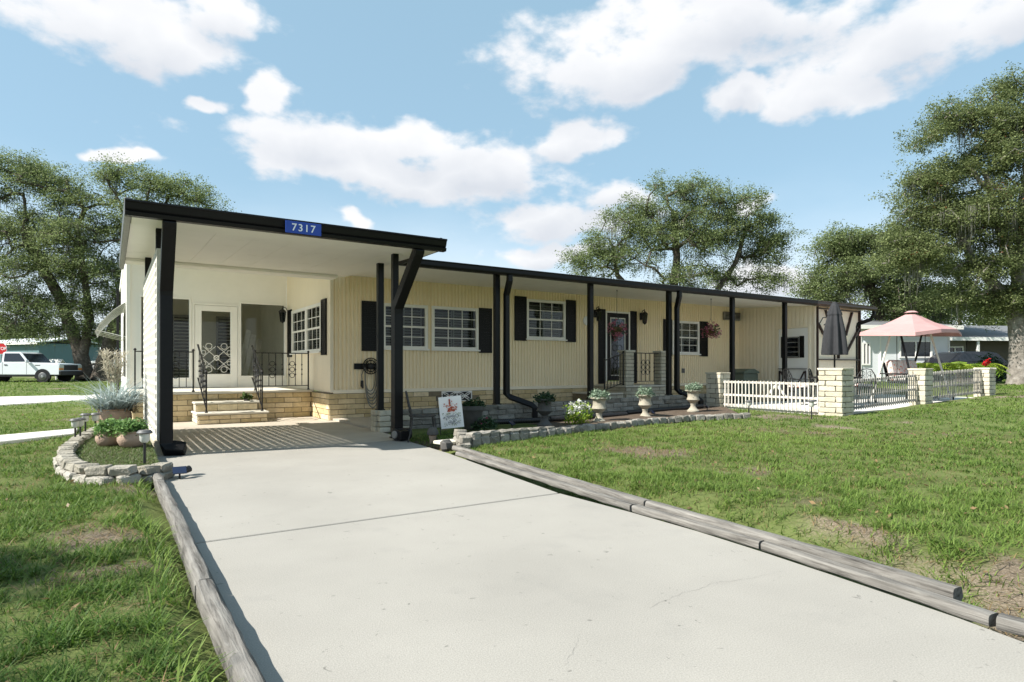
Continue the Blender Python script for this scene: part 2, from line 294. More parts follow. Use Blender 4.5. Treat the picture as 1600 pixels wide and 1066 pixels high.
# corrugated aluminium siding keeps an even paint; lawn soil: thatch and sand
def lawn_mat():
    m = bpy.data.materials.new('lawn'); m.use_nodes = True; MATS['lawn'] = m
    nt = m.node_tree; N = nt.nodes; L = nt.links; b = N['Principled BSDF']; b.inputs['Roughness'].default_value = .95; b.inputs['Specular IOR Level'].default_value = .1
    ge = N.new('ShaderNodeNewGeometry')
    at_ = N.new('ShaderNodeAttribute'); at_.attribute_name = 'tone'
    n1 = N.new('ShaderNodeTexNoise'); n1.inputs['Scale'].default_value = 22; n1.inputs['Detail'].default_value = 6; n1.inputs['Roughness'].default_value = .7; L.new(ge.outputs['Position'], n1.inputs[0])
    n2 = N.new('ShaderNodeTexNoise'); n2.inputs['Scale'].default_value = 1.1; n2.inputs['Detail'].default_value = 6; L.new(ge.outputs['Position'], n2.inputs[0])
    g = N.new('ShaderNodeMix'); g.data_type = 'RGBA'; L.new(n1.outputs[0], g.inputs[0]); g.inputs[6].default_value = (.050, .078, .020, 1); g.inputs[7].default_value = (.165, .185, .066, 1)
    d = N.new('ShaderNodeMix'); d.data_type = 'RGBA'; L.new(n1.outputs[0], d.inputs[0]); d.inputs[6].default_value = (.09, .072, .05, 1); d.inputs[7].default_value = (.27, .22, .165, 1)
    n4 = N.new('ShaderNodeTexNoise'); n4.inputs['Scale'].default_value = 75; n4.inputs['Detail'].default_value = 5; n4.inputs['Roughness'].default_value = .75; L.new(ge.outputs['Position'], n4.inputs[0])
    mr = N.new('ShaderNodeMapRange'); mr.inputs[1].default_value = .35; mr.inputs[2].default_value = .65; L.new(n4.outputs[0], mr.inputs[0]); L.new(mr.outputs[0], d.inputs[0])
    s = N.new('ShaderNodeMath'); s.operation = 'MULTIPLY_ADD'; L.new(n4.outputs[0], s.inputs[0]); s.inputs[1].default_value = .8; L.new(at_.outputs['Fac'], s.inputs[2])
    r = N.new('ShaderNodeMapRange'); r.inputs[1].default_value = .62; r.inputs[2].default_value = .98; L.new(s.outputs[0], r.inputs[0])
    mx = N.new('ShaderNodeMix'); mx.data_type = 'RGBA'; L.new(r.outputs[0], mx.inputs[0]); L.new(g.outputs[2], mx.inputs[6]); L.new(d.outputs[2], mx.inputs[7])
    hv = N.new('ShaderNodeHueSaturation'); r2 = N.new('ShaderNodeMapRange'); r2.inputs[1].default_value = .3; r2.inputs[2].default_value = .7; r2.inputs[3].default_value = .8; r2.inputs[4].default_value = 1.2; L.new(n2.outputs[0], r2.inputs[0]); L.new(r2.outputs[0], hv.inputs['Value'])
    L.new(mx.outputs[2], hv.inputs['Color']); L.new(hv.outputs[0], b.inputs['Base Color'])
    bp = N.new('ShaderNodeBump'); bp.inputs['Strength'].default_value = .7; bp.inputs['Distance'].default_value = .03; L.new(n1.outputs[0], bp.inputs['Height']); L.new(bp.outputs[0], b.inputs['Normal'])
lawn_mat()

# ------------------------------------------------------------------ mesh helpers
def wloc(o):
    v = Vector((0, 0, 0))
    while o is not None: v += o.location; o = o.parent
    return v
def link(o, parent=None):
    COL.objects.link(o)
    if parent is not None: o.parent = parent
    return o
def tag(o, label=None, cat=None, group=None, kind=None):
    if label: o['label'] = label
    if cat: o['category'] = cat
    if group: o['group'] = group
    if kind: o['kind'] = kind
    return o
def empty(name, loc=(0, 0, 0), label=None, cat=None, group=None):
    o = bpy.data.objects.new(name, None); COL.objects.link(o); o.location = loc; o.empty_display_size = .1
    return tag(o, label, cat, group)
class MB:
    def __init__(s): s.v = []; s.f = []
    def add(s, vs, fs):
        n = len(s.v); s.v += [tuple(p) for p in vs]; s.f += [tuple(i + n for i in f) for f in fs]; return s
    def box(s, x0, x1, y0, y1, z0, z1):
        return s.add([(x0, y0, z0), (x1, y0, z0), (x1, y1, z0), (x0, y1, z0), (x0, y0, z1), (x1, y0, z1), (x1, y1, z1), (x0, y1, z1)],
                     [(0, 3, 2, 1), (4, 5, 6, 7), (0, 1, 5, 4), (1, 2, 6, 5), (2, 3, 7, 6), (3, 0, 4, 7)])
    def obox(s, c, size, rot=None):
        c = Vector(c); m = (rot or Matrix.Identity(3)); h = [x / 2 for x in size]
        return s.add([c + m @ Vector((a * h[0], b * h[1], d * h[2])) for d in (-1, 1) for a, b in ((-1, -1), (1, -1), (1, 1), (-1, 1))],
                     [(0, 3, 2, 1), (4, 5, 6, 7), (0, 1, 5, 4), (1, 2, 6, 5), (2, 3, 7, 6), (3, 0, 4, 7)])
    def bar(s, a, b, w, h, up=(0, 0, 1)):
        a, b = Vector(a), Vector(b); d = (b - a); l = d.length; d.normalize(); upv = Vector(up)
        if abs(d.dot(upv)) > .99: upv = Vector((0, 1, 0))
        y = upv.cross(d).normalized(); z = d.cross(y)
        m = Matrix((d, y, z)).transposed()
        return s.obox((a + b) / 2, (l, w, h), m)
    def tube(s, pts, r, n=8, cap=True, phase=0.0, up=(0, 0, 1)):
        pts = [Vector(p) for p in pts]; k = len(pts); rs = r if isinstance(r, (list, tuple)) else [r] * k
        vs = []; fs = []; prev = None
        for i, p in enumerate(pts):
            t = (pts[min(i + 1, k - 1)] - pts[max(i - 1, 0)]).normalized()
            if prev is None:
                u = Vector(up)
                if abs(t.dot(u)) > .95: u = Vector((1, 0, 0))
                x = u.cross(t).normalized()
            else:
                x = (prev - t * prev.dot(t)).normalized()
            prev = x; y = t.cross(x)
            sc = 1.0
            if 0 < i < k - 1:
                c = (pts[i + 1] - p).normalized().dot((p - pts[i - 1]).normalized()); sc = min(1.25, 1 / max(.5, math.sqrt((1 + c) / 2)))
            for j in range(n):
                a = 2 * math.pi * j / n + phase; vs.append(p + (x * math.cos(a) + y * math.sin(a)) * rs[i] * sc)
        for i in range(k - 1):
            for j in range(n): fs.append((i * n + j, i * n + (j + 1) % n, (i + 1) * n + (j + 1) % n, (i + 1) * n + j))
        if cap: fs.append(tuple(range(n - 1, -1, -1))); fs.append(tuple((k - 1) * n + j for j in range(n)))
        return s.add(vs, fs)
    def lathe(s, prof, c=(0, 0, 0), n=20, wob=None):
        vs = []; fs = []; k = len(prof)
        for (r, z) in prof:
            for j in range(n):
                a = 2 * math.pi * j / n; rr = r * (1 + (wob(a, z) if wob else 0)); vs.append((c[0] + rr * math.cos(a), c[1] + rr * math.sin(a), c[2] + z))
        for i in range(k - 1):
            for j in range(n): fs.append((i * n + j, i * n + (j + 1) % n, (i + 1) * n + (j + 1) % n, (i + 1) * n + j))
        fs.append(tuple(range(n - 1, -1, -1))); fs.append(tuple((k - 1) * n + j for j in range(n)))
        return s.add(vs, fs)
    def prism(s, poly, z0, z1):
        n = len(poly); g0 = z0 if callable(z0) else (lambda x, y: z0); g1 = z1 if callable(z1) else (lambda x, y: z1)
        vs = [(x, y, g0(x, y)) for x, y in poly] + [(x, y, g1(x, y)) for x, y in poly]
        return s.add(vs, [tuple(range(n - 1, -1, -1)), tuple(range(n, 2 * n))] + [(i, (i + 1) % n, n + (i + 1) % n, n + i) for i in range(n)])
    def extrude(s, poly, o, ax, ay, az, t):
        """polygon in the plane (ax, ay) from o, thickness t along az"""
        o, ax, ay, az = Vector(o), Vector(ax), Vector(ay), Vector(az); n = len(poly)
        vs = [o + ax * a + ay * b for a, b in poly] + [o + ax * a + ay * b + az * t for a, b in poly]
        return s.add(vs, [tuple(range(n - 1, -1, -1)), tuple(range(n, 2 * n))] + [(i, (i + 1) % n, n + (i + 1) % n, n + i) for i in range(n)])
    def ring(s, c, r, t, ax, ay, n=14):
        c, ax, ay = Vector(c), Vector(ax), Vector(ay)
        pts = [c + ax * math.cos(2 * math.pi * i / n) * r + ay * math.sin(2 * math.pi * i / n) * r for i in range(n + 1)]
        return s.tube(pts, t, 5, False)
    def mesh(s, name, mat_, smooth=False, bevel=0, org=(0, 0, 0)):
        me = bpy.data.meshes.new(name)
        me.from_pydata([(x - org[0], y - org[1], z - org[2]) for x, y, z in s.v], [], s.f)
        if bevel or True:
            bm = bmesh.new(); bm.from_mesh(me)
            bmesh.ops.recalc_face_normals(bm, faces=bm.faces)
            if bevel:
                es = [e for e in bm.edges if len(e.link_faces) == 2 and e.calc_face_angle(0) > .6]
                bmesh.ops.bevel(bm, geom=es, offset=bevel, segments=1, affect='EDGES', clamp_overlap=True)
            bm.to_mesh(me); bm.free()
        if mat_: me.materials.append(MATS[mat_])
        if smooth:
            me.polygons.foreach_set('use_smooth', [True] * len(me.polygons))
            try: me.set_sharp_from_angle(angle=R_(40))
            except Exception: pass
        me.update(); return me
    def build(s, name, mat_, parent=None, smooth=False, bevel=0, org=None):
        """org: the object's own origin (world); parts hang at their parent's origin"""
        base = wloc(parent) if parent is not None else Vector((0, 0, 0))
        o_ = Vector(org) if org is not None else base
        o = bpy.data.objects.new(name, s.mesh(name, mat_, smooth, bevel, o_)); link(o, parent); o.location = o_ - base
        return o
def piece(name, me, parent, loc, rot=None, scale=None):
    o = bpy.data.objects.new(name, me); link(o, parent); o.location = Vector(loc) - wloc(parent)
    if rot: o.rotation_euler = rot
    if scale: o.scale = scale
    return o
def np_mesh(name, V, Fc, mat_, tone=None, smooth=False):
    me = bpy.data.meshes.new(name); V = np.asarray(V, np.float32); Fc = np.asarray(Fc, np.int32); k = Fc.shape[1]
    me.vertices.add(len(V)); me.vertices.foreach_set('co', V.ravel())
    me.loops.add(Fc.size); me.loops.foreach_set('vertex_index', Fc.ravel())
    me.polygons.add(len(Fc)); me.polygons.foreach_set('loop_start', np.arange(len(Fc), dtype=np.int32) * k)
    if smooth: me.polygons.foreach_set('use_smooth', np.ones(len(Fc), bool))
    me.update(calc_edges=True)
    if tone is not None:
        a = me.attributes.new('tone', 'FLOAT', 'POINT'); a.data.foreach_set('value', np.asarray(tone, np.float32))
    me.materials.append(MATS[mat_]); return me
def copy_tree(o, parent=None, loc=None, rz=None, label=None):
    c = o.copy(); COL.objects.link(c); c.parent = parent
    for ch in o.children: copy_tree(ch, c)
    if loc is not None: c.location = loc
    if rz is not None: c.rotation_euler = (0, 0, rz)
    if label: c['label'] = label
    return c
def rough_block(name, mat_, sx, sy, sz, amp, seed, cuts=2, bev=.012):
    """split-faced stone: a bevelled block with uneven faces, about 50 triangles"""
    r = random.Random(seed); bm = bmesh.new(); bmesh.ops.create_cube(bm, size=1)
    for v in bm.verts: v.co = Vector((v.co.x * sx, v.co.y * sy, v.co.z * sz))
    bmesh.ops.bevel(bm, geom=bm.edges[:], offset=bev, segments=1, affect='EDGES')
    for v in bm.verts: v.co += Vector((r.uniform(-amp, amp), r.uniform(-amp, amp), r.uniform(-amp, amp) * .6))
    me = bpy.data.meshes.new(name); bm.to_mesh(me); bm.free(); me.materials.append(MATS[mat_]); return me

def leaves(centers, sig, per, size, seed, up=.5, jit=.35, sub=0, ssig=.16):
    """leaf-sized faces scattered about clump centres (sub: sprays within each clump) -> V, F, tone"""
    r = np.random.default_rng(seed); C = np.asarray(centers, float); sg = np.asarray(sig)
    if sub:
        C = np.repeat(C, sub, axis=0) + r.normal(size=(len(C) * sub, 3)) * sg; per = max(1, per // sub); sg = np.array([ssig, ssig, ssig * .62])
    nc = len(C); cl = r.uniform(-.28, .28, nc); C = np.repeat(C, per, axis=0); n = len(C)
    P = C + r.normal(size=(n, 3)) * sg
    nr = r.normal(size=(n, 3)); nr[:, 2] = np.abs(nr[:, 2]) + up; nr /= np.linalg.norm(nr, axis=1)[:, None]
    t = np.cross(nr, r.normal(size=(n, 3))); t /= np.linalg.norm(t, axis=1)[:, None]; b = np.cross(nr, t)
    s = size * (1 + r.uniform(-jit, jit, n))[:, None]
    V = np.stack([P - t * s * .5, P + b * s * .28 - nr * s * .06, P + t * s * .5 - nr * s * .12, P - b * s * .28 - nr * s * .06], 1).reshape(-1, 3)
    Fc = np.arange(n * 4).reshape(n, 4); tone = np.repeat(np.clip(r.beta(2, 2, n) + np.repeat(cl, per), 0, 1), 4)
    return V, Fc, tone
def leafobj(name, mat_, parent, centers, sig, per, size, seed, up=.5):
    V, Fc, t = leaves(centers, sig, per, size, seed, up); b = wloc(parent) if parent is not None else Vector((0, 0, 0))
    return link(bpy.data.objects.new(name, np_mesh(name, V - np.array(b), Fc, mat_, t)), parent)
def ball_pts(c, r, n, seed, top=True):
    g = np.random.default_rng(seed); d = g.normal(size=(n, 3)); d /= np.linalg.norm(d, axis=1)[:, None]
    if top: d[:, 2] = np.abs(d[:, 2])
    return np.asarray(c) + d * np.asarray(r) * g.uniform(.35, 1, (n, 1)) ** .5
def blades(P, length, width, lean, seed, curve=.5, bend=1.0):
    """arching strap leaves from points P: 2 quads + tip each -> V, F (quads), tone"""
    r = np.random.default_rng(seed); n = len(P); a = r.uniform(0, 2 * np.pi, n); L = length * r.uniform(.55, 1.15, n); ln = lean * r.uniform(.3, 1.3, n)
    d = np.stack([np.cos(a), np.sin(a), np.zeros(n)], 1); w = np.stack([-np.sin(a), np.cos(a), np.zeros(n)], 1) * (width * r.uniform(.7, 1.2, n))[:, None] * .5
    z = np.array([0, 0, 1.0])
    def pt(t): return P + d * (L * (ln * t + ln * curve * t * t))[:, None] + z * (L * (t - .5 * bend * ln * t * t))[:, None]
    p0, p1, p2 = pt(0), pt(.5), pt(1.0)
    V = np.stack([p0 - w, p0 + w, p1 - w * .8, p1 + w * .8, p2 - w * .12, p2 + w * .12], 1).reshape(-1, 3)
    i = np.arange(n)[:, None] * 6
    Fc = np.concatenate([i + np.array([0, 1, 3, 2]), i + np.array([2, 3, 5, 4])], 0)
    return V, Fc, np.repeat(r.uniform(0, 1, n), 6)
# ================================================================== THE SETTING
def sm(a, b, x):
    t = np.clip((x - a) / (b - a), 0, 1); return t * t * (3 - 2 * t)
def Hn(x, y):
    x = np.asarray(x, float); y = np.asarray(y, float)
    right = sm(3.75, 4.4, x) * .045 + .034 * np.clip(x - 9.5, 0, 13.5)
    left = sm(.42, .1, x) * .05 + .0092 * np.clip(y - 11, 0, 40) * sm(2, -1, x)
    far = .35 * sm(22, 45, y) * sm(-1, 2, x) * (1 - sm(9, 14, x))
    core = sm(.2, .5, x) * (1 - sm(3.9, 4.3, x)) * (1 - sm(14, 16, y))
    und = .012 * np.sin(x * 1.3 + y * .7) * np.sin(y * 1.1 - x * .4)
    return right + left + far + (und - .0) * (1 - core) - .10 * core
def H(x, y): return float(Hn(x, y))
# smooth value noise for bare patches
_tab = rng.uniform(0, 1, (64, 64))
def vnoise(x, y, s):
    x = np.asarray(x) * s + 100; y = np.asarray(y) * s + 100; i = np.floor(x).astype(int); j = np.floor(y).astype(int); fx = x - i; fy = y - j
    fx = fx * fx * (3 - 2 * fx); fy = fy * fy * (3 - 2 * fy); g = lambda a, b: _tab[a % 64, b % 64]
    return (g(i, j) * (1 - fx) + g(i + 1, j) * fx) * (1 - fy) + (g(i, j + 1) * (1 - fx) + g(i + 1, j + 1) * fx) * fy
def bare(x, y):
    n = .38 * vnoise(x, y, .5) + .30 * vnoise(x + 7, y - 3, 1.5) + .32 * vnoise(x, y, 4.2)
    x = np.asarray(x); y = np.asarray(y)
    edge = .05 * sm(.7, .1, np.abs(x - 4.1)) * (y < 8) + .20 * sm(.55, 0, np.abs(x + .0)) * (y < 7.6) * (y > 1.5) + .22 * sm(2.2, 0, np.abs(x - 12.3)) * (y < 9) * (y > 5.5)
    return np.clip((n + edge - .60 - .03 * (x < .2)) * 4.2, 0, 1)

DR = [gp(u, v)[:2] for u, v in [(640, 690), (700, 708), (780, 737), (875, 771), (985, 800), (1090, 830), (1185, 860), (1300, 898), (1400, 932), (1500, 966), (1600, 1003)]]
DRX = [(4.02, 9.3)] + DR + [(3.35, -.2), (3.35, -9)]
drive_poly = [(.47, -9), (.47, 9.3)] + DRX
def inpoly(x, y, poly):
    x = np.asarray(x); y = np.asarray(y); c = np.zeros(x.shape, bool); n = len(poly)
    for i in range(n):
        (x1, y1), (x2, y2) = poly[i], poly[(i + 1) % n]
        if y1 == y2: continue
        c ^= ((y1 > y) != (y2 > y)) & (x < (x2 - x1) * (y - y1) / (y2 - y1) + x1)
    return c
edge_pts = [gp(u, v, H(*gp(u, v)[:2]))[:2] for u, v in [(726, 701), (760, 694), (810, 687), (900, 676), (1000, 665), (1080, 656), (1135, 650), (1165, 647)]]
bed_poly = [(4.02, 9.35), (4.0, 8.6)] + edge_pts + [(12.8, 10.0), (12.8, 10.75), (4.0, 10.75)]
left_bed = [(.42, 7.42), (.26, 7.18), (.04, 7.09), (-.20, 7.40), (-.34, 8.0), (-.40, 8.8), (-.38, 9.8), (-.28, 10.9), (-.08, 12.0), (.2, 12.75), (.46, 12.75), (.46, 9.3), (.44, 7.6)]
house_zone = [(.3, 13.2), (4.0, 13.2), (4.0, 10.6), (21.5, 10.6), (21.5, 28), (.3, 28)]
patio_poly = [(13.0, 7.35), (20.4, 7.35), (24.0, 8.5), (24.0, 12.5), (20.75, 12.5), (20.75, 10.88), (13.0, 10.88)]
walk_a = [gp(0, 706)[:2], gp(118, 688)[:2], gp(122, 680)[:2], gp(0, 693)[:2]]
walk_a = [(walk_a[0][0] * 3.2, walk_a[0][1] - 1.9), *walk_a[1:3], (walk_a[3][0] * 3.2, walk_a[3][1] - 1.9)]
walk_b = [(-5, 17.1), (-2.4, 20.9), (.2, 24.6), (.2, 27.3), (-3, 26), (-9, 23.6), (-9, 14)]

def grid_axis(lo, hi, step, far):
    a = list(np.arange(lo, hi + 1e-6, step)); s = step
    while a[-1] < far: s *= 1.28; a.append(a[-1] + s)
    s = step
    while a[0] > -far: s *= 1.28; a.insert(0, a[0] - s)
    return np.array(a)
gx = grid_axis(-6, 24, .22, 900); gy = grid_axis(-3, 30, .22, 900)
GX, GY = np.meshgrid(gx, gy); nx, ny = len(gx), len(gy)
GZ = Hn(GX, GY)
for pl, dz in ((left_bed, 0), (house_zone, -.10), (patio_poly, -.15)): GZ = GZ + np.where(inpoly(GX, GY, pl), dz, 0)
GZ = np.where(((GX > 12.8) & (GX < 21.2) & (GY > 7.3) & (GY < 11.1)) | inpoly(GX, GY, patio_poly), np.minimum(GZ, .10), GZ)
GZ = np.where((GX > 3.9) & (GX < 21.4) & (GY > 10.7) & (GY < 28), np.minimum(GZ, -.02), GZ)
idx = np.arange(nx * ny).reshape(ny, nx)
Fq = np.stack([idx[:-1, :-1], idx[:-1, 1:], idx[1:, 1:], idx[1:, :-1]], -1).reshape(-1, 4)
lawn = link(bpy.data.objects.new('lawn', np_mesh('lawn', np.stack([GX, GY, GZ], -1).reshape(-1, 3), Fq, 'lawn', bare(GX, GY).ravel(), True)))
tag(lawn, kind='structure')

# driveway: two slabs with an open joint between them
drv = MB().prism([(.49, -8.9), (.49, 9.28)] + [(x - .02, y) for x, y in DRX], -.12, -.03).build('driveway', 'joint'); tag(drv, kind='structure')
JY = 4.55
xr = lambda Y: np.interp(Y, [p[1] for p in DRX[::-1]], [p[0] for p in DRX[::-1]])
far_slab = [(.47, JY + .014), (.47, 9.3)] + [p for p in DRX if p[1] > JY + .1] + [(float(xr(JY)), JY + .014)]
near_slab = [(.47, -9), (.47, JY - .014), (float(xr(JY)), JY - .014)] + [p for p in DRX if p[1] < JY - .1]
MB().prism(far_slab, -.10, 0).build('concrete_slab', 'concrete', drv, bevel=.006)
MB().prism(near_slab, -.10, 0).build('concrete_slab', 'concrete', drv, bevel=.006)
def crack(pts, w):
    m = MB(); P = []
    for i in range(len(pts) - 1):
        a, b = Vector(pts[i]), Vector(pts[i + 1])
        for k in range(7): q = a.lerp(b, k / 7); P.append(q + Vector((random.uniform(-.012, .012), random.uniform(-.012, .012))))
    P.append(Vector(pts[-1])); vs = []
    for i, p in enumerate(P):
        t = (P[min(i + 1, len(P) - 1)] - P[max(i - 1, 0)]).normalized(); n = Vector((-t.y, t.x)); ww = w * random.uniform(.2, 1.0) * (1 if 0 < i < len(P) - 1 else .1)
        vs += [(*(p + n * ww), .0012), (*(p - n * ww), .0012)]
    m.add(vs, [(2 * i, 2 * i + 1, 2 * i + 3, 2 * i + 2) for i in range(len(P) - 1)]); return m
crack([gp(1010, 950)[:2], gp(1060, 930)[:2], gp(1120, 910)[:2], gp(1180, 903)[:2], gp(1225, 892)[:2]], .0009).build('crack', 'crack', drv)
crack([gp(880, 1040)[:2], gp(900, 1010)[:2], gp(905, 990)[:2]], .0007).build('crack', 'crack', drv)
crack([gp(390, 700)[:2], gp(480, 725)[:2], gp(560, 728)[:2]], .0007).build('crack', 'crack', drv)
tag(MB().prism([(.50, 9.303), (4.02, 9.303), (4.10, 10.55), (4.10, 13.7), (4.10, 15.0), (.36, 15.0), (.36, 13.3), (.50, 13.25)], -.1, .002).build('carport_floor', 'concrete_floor'), kind='structure')
wk = lambda p: MB().prism(p, lambda x, y: H(x, y) - .1, lambda x, y: H(x, y) + .045)
tag(wk(walk_a).build('footpath', 'concrete_pale', bevel=.01), kind='structure')
tag(wk(walk_b).build('footpath', 'concrete_pale', bevel=.01), kind='structure')
tag(MB().prism(bed_poly, -.1, lambda x, y: H(x, y) + (.035 if y < 9.2 else .03)).build('planting_bed', 'soil'), kind='structure')
tag(MB().prism(patio_poly, -.1, .19).build('patio', 'concrete_pale'), kind='structure')
tag(MB().prism([(4.12, 10.78), (18.2, 10.78), (18.2, 13.66), (4.12, 13.66)], -.1, .045).build('veranda_floor', 'concrete_floor'), kind='structure')
tag(MB().prism(left_bed, -.05, .14).build('raised_bed_soil', 'soil'), kind='structure')

# ================================================================== walls of pieces
BR = {}
def brick_mesh(key, mat_, l, t, h, n=5, amp=.004):
    if key not in BR: BR[key] = [rough_block('brick', mat_, l, t, h, amp, 100 + i, bev=.008) for i in range(n)]
    return random.choice(BR[key])
def bricks(parent, o, ax, nrm, length, z0, rows, ch, bl, mat_, key, thick=.07, skip=None, name='brick', amp=.004, gap=.010):
    """running bond; bricks stand 10 mm proud of the mortar behind them; o = left end on the mortar face"""
    o, ax, nrm = Vector(o), Vector(ax), Vector(nrm); ang = math.atan2(ax.y, ax.x)
    for r in range(rows):
        a = -(bl * .5 if r % 2 else 0); z = z0 + (r + .5) * ch
        while a < length - .02:
            b0, b1 = max(a, 0), min(a + bl, length); a += bl
            if b1 - b0 < .05 or (skip and skip(b0, b1, z)): continue
            me = brick_mesh(key, mat_, bl - gap, thick, ch - gap, amp=amp); c = (b0 + b1) / 2
            p = o + ax * c + nrm * (.012 - thick / 2 + random.uniform(-.003, .004)); p.z = z
            piece(name, me, parent, p, (0, 0, ang + random.uniform(-.004, .004)), ((b1 - b0 - gap) / (bl - gap), 1, random.uniform(.97, 1.0)))
def wbox(m, o, ax, n, a0, a1, d0, d1, z0, z1):
    o, ax, n = Vector(o), Vector(ax), Vector(n)
    vs = []
    for z in (z0, z1):
        for a, d in ((a0, d0), (a1, d0), (a1, d1), (a0, d1)): p = o + ax * a + n * d; vs.append((p.x, p.y, z))
    return m.add(vs, [(0, 3, 2, 1), (4, 5, 6, 7), (0, 1, 5, 4), (1, 2, 6, 5), (2, 3, 7, 6), (3, 0, 4, 7)])
def siding(o, ax, n, length, z0, z1, holes, period=.094, depth=.030):
    m = MB(); o, ax, n = Vector(o), Vector(ax), Vector(n); zt = z1 if callable(z1) else (lambda a: z1)
    prof = [(0, 0), (.36, 0), (.55, -1), (.80, -1), (1.0, 0)]; k = 0
    while k * period < length - 1e-4:
        a0 = k * period; k += 1; w = min(period, length - a0); mid = a0 + w / 2
        spans = [(z0, zt(mid))]
        for h0, h1, b, t in holes:
            if h0 < mid < h1:
                ns = []
                for s0, s1 in spans:
                    if t <= s0 or b >= s1: ns.append((s0, s1)); continue
                    if b > s0: ns.append((s0, b))
                    if t < s1: ns.append((t, s1))
                spans = ns
        for s0, s1 in spans:
            vs = []
            for q, d in prof:
                p = o + ax * (a0 + q * w) + n * (d * depth); vs += [(p.x, p.y, s0), (p.x, p.y, s1)]
            m.add(vs, [(2 * i, 2 * i + 2, 2 * i + 3, 2 * i + 1) for i in range(4)])
    return m
def window(parent, o, ax, n, a0, a1, z0, z1, louv=True, name='window', grid=(2, 1), fr=.075):
    """double-hung sash window with white frame, muntins, two panes and plantation shutters behind"""
    m = MB()
    for A in ((a0, a0 + fr, z0, z1), (a1 - fr, a1, z0, z1), (a0 + fr, a1 - fr, z1 - fr, z1), (a0 + fr, a1 - fr, z0, z0 + fr)): wbox(m, o, ax, n, A[0], A[1], -.05, .032, A[2], A[3])
    w = m.build(name, 'white_paint', parent, bevel=.006)
    b0, b1, c0, c1 = a0 + fr, a1 - fr, z0 + fr, z1 - fr; mid = (c0 + c1) / 2
    wbox(MB(), o, ax, n, b0, b1, -.018, .016, mid - .022, mid + .022).build('meeting_rail', 'white_paint', w, bevel=.004)
    wbox(MB(), o, ax, n, a0 - .03, a1 + .03, .034, .075, z0 - .028, z0 + .012).build('sill', 'white_paint', w, bevel=.005)
    for s, (e0, e1, dd) in enumerate(((mid + .022, c1, .0), (c0, mid - .022, -.012))):
        wbox(MB(), o, ax, n, b0, b1, -.006 + dd, -.002 + dd, e0, e1).build('pane', 'glass', w)
        for i in range(grid[0]):
            x = b0 + (b1 - b0) * (i + 1) / (grid[0] + 1); wbox(MB(), o, ax, n, x - .009, x + .009, -.001 + dd, .009 + dd, e0, e1).build('muntin', 'white_paint', w)
        for i in range(grid[1]):
            z = e0 + (e1 - e0) * (i + 1) / (grid[1] + 1); wbox(MB(), o, ax, n, b0, b1, .0 + dd, .008 + dd, z - .009, z + .009).build('muntin', 'white_paint', w)
    rv = MB()
    wbox(rv, o, ax, n, a0 + .01, a1 - .01, -.62, -.60, z0 - .02, z1 + .02)
    for A in ((a0 - .02, a0 + .01, z0 - .02, z1 + .02), (a1 - .01, a1 + .02, z0 - .02, z1 + .02), (a0 + .01, a1 - .01, z1, z1 + .02), (a0 + .01, a1 - .01, z0 - .02, z0)): wbox(rv, o, ax, n, A[0], A[1], -.60, -.052, A[2], A[3])
    rv.build('reveal', 'interior', w)
    if louv:
        lv = MB(); oo, axx, nn = Vector(o), Vector(ax), Vector(n); z = c0 + .05
        k = max(1, round((b1 - b0) / .5)); ww = (b1 - b0) / k
        for j in range(k):
            for q in (b0 + j * ww + .012, b0 + (j + 1) * ww - .042): wbox(lv, o, ax, n, q, q + .03, -.16, -.135, c0, c1)
        while z < c1 - .04:
            for j in range(k):
                p = oo + axx * (b0 + (j + .5) * ww) - nn * .148; p.z = z
                a = math.atan2(axx.y, axx.x); rot = Matrix.Rotation(a, 3, 'Z') @ Matrix.Rotation(R_(-38), 3, 'X')
                lv.obox(p, (ww - .09, .055, .007), rot)
            z += .066
        lv.build('plantation_shutter', 'louver', w)
    return w
def shutter(parent, o, ax, n, a0, a1, z0, z1):
    m = MB(); wbox(m, o, ax, n, a0, a1, .003, .02, z0, z1)
    f = .045; zm = z0 + (z1 - z0) * .46
    for A in ((a0, a0 + f, z0, z1), (a1 - f, a1, z0, z1), (a0 + f, a1 - f, z1 - f, z1), (a0 + f, a1 - f, z0, z0 + f), (a0 + f, a1 - f, zm, zm + f)): wbox(m, o, ax, n, A[0], A[1], .021, .034, A[2], A[3])
    z = z0 + f + .03
    while z < z1 - f - .02:
        if not (zm - .03 < z < zm + f + .02): wbox(m, o, ax, n, a0 + f, a1 - f, .021, .028, z, z + .022)
        z += .042
    return m.build('shutter', 'black_paint', parent)
X1, Y1, Z1 = Vector((1, 0, 0)), Vector((0, 1, 0)), Vector((0, 0, 1))

# ================================================================== THE HOUSE
FY, FX = 13.63, 4.09                          # front wall plane, corner with the carport
house = empty('mobile_home', (FX, FY, 0), 'long cream mobile home with ribbed siding, black shutters and tan brick skirt', 'house')
SZ = .62                                      # bottom of the siding
fa = lambda u: xY(u, FY) - FX                 # photo column -> metres along the front wall
FO = (FX, FY, 0); FN = (0, -1, 0)
w_cols = [(597, 668, 1.60, 2.66), (674, 747, 1.60, 2.66), (822, 883, 1.93, 3.0), (1050, 1092, 1.60, 2.66)]
door = (fa(945.5), fa(983.5), .77, 2.82)
holes = [(fa(a) + .03, fa(b) - .03, z0 + .03, z1 - .03) for a, b, z0, z1 in w_cols] + [(door[0], door[1], door[2], door[3])]
SHX = 18.18
siding(FO, X1, FN, SHX - FX, SZ, 3.23, holes).build('front_wall', 'siding', house)
MB().box(FX - .02, FX + .05, FY - .022, FY + .03, SZ, 3.2).build('corner_trim', 'siding_plain', house)
wbox(MB(), FO, X1, FN, 0.05, SHX - FX, .002, .022, SZ - .03, SZ + .05).build('base_trim', 'siding_plain', house, bevel=.004)
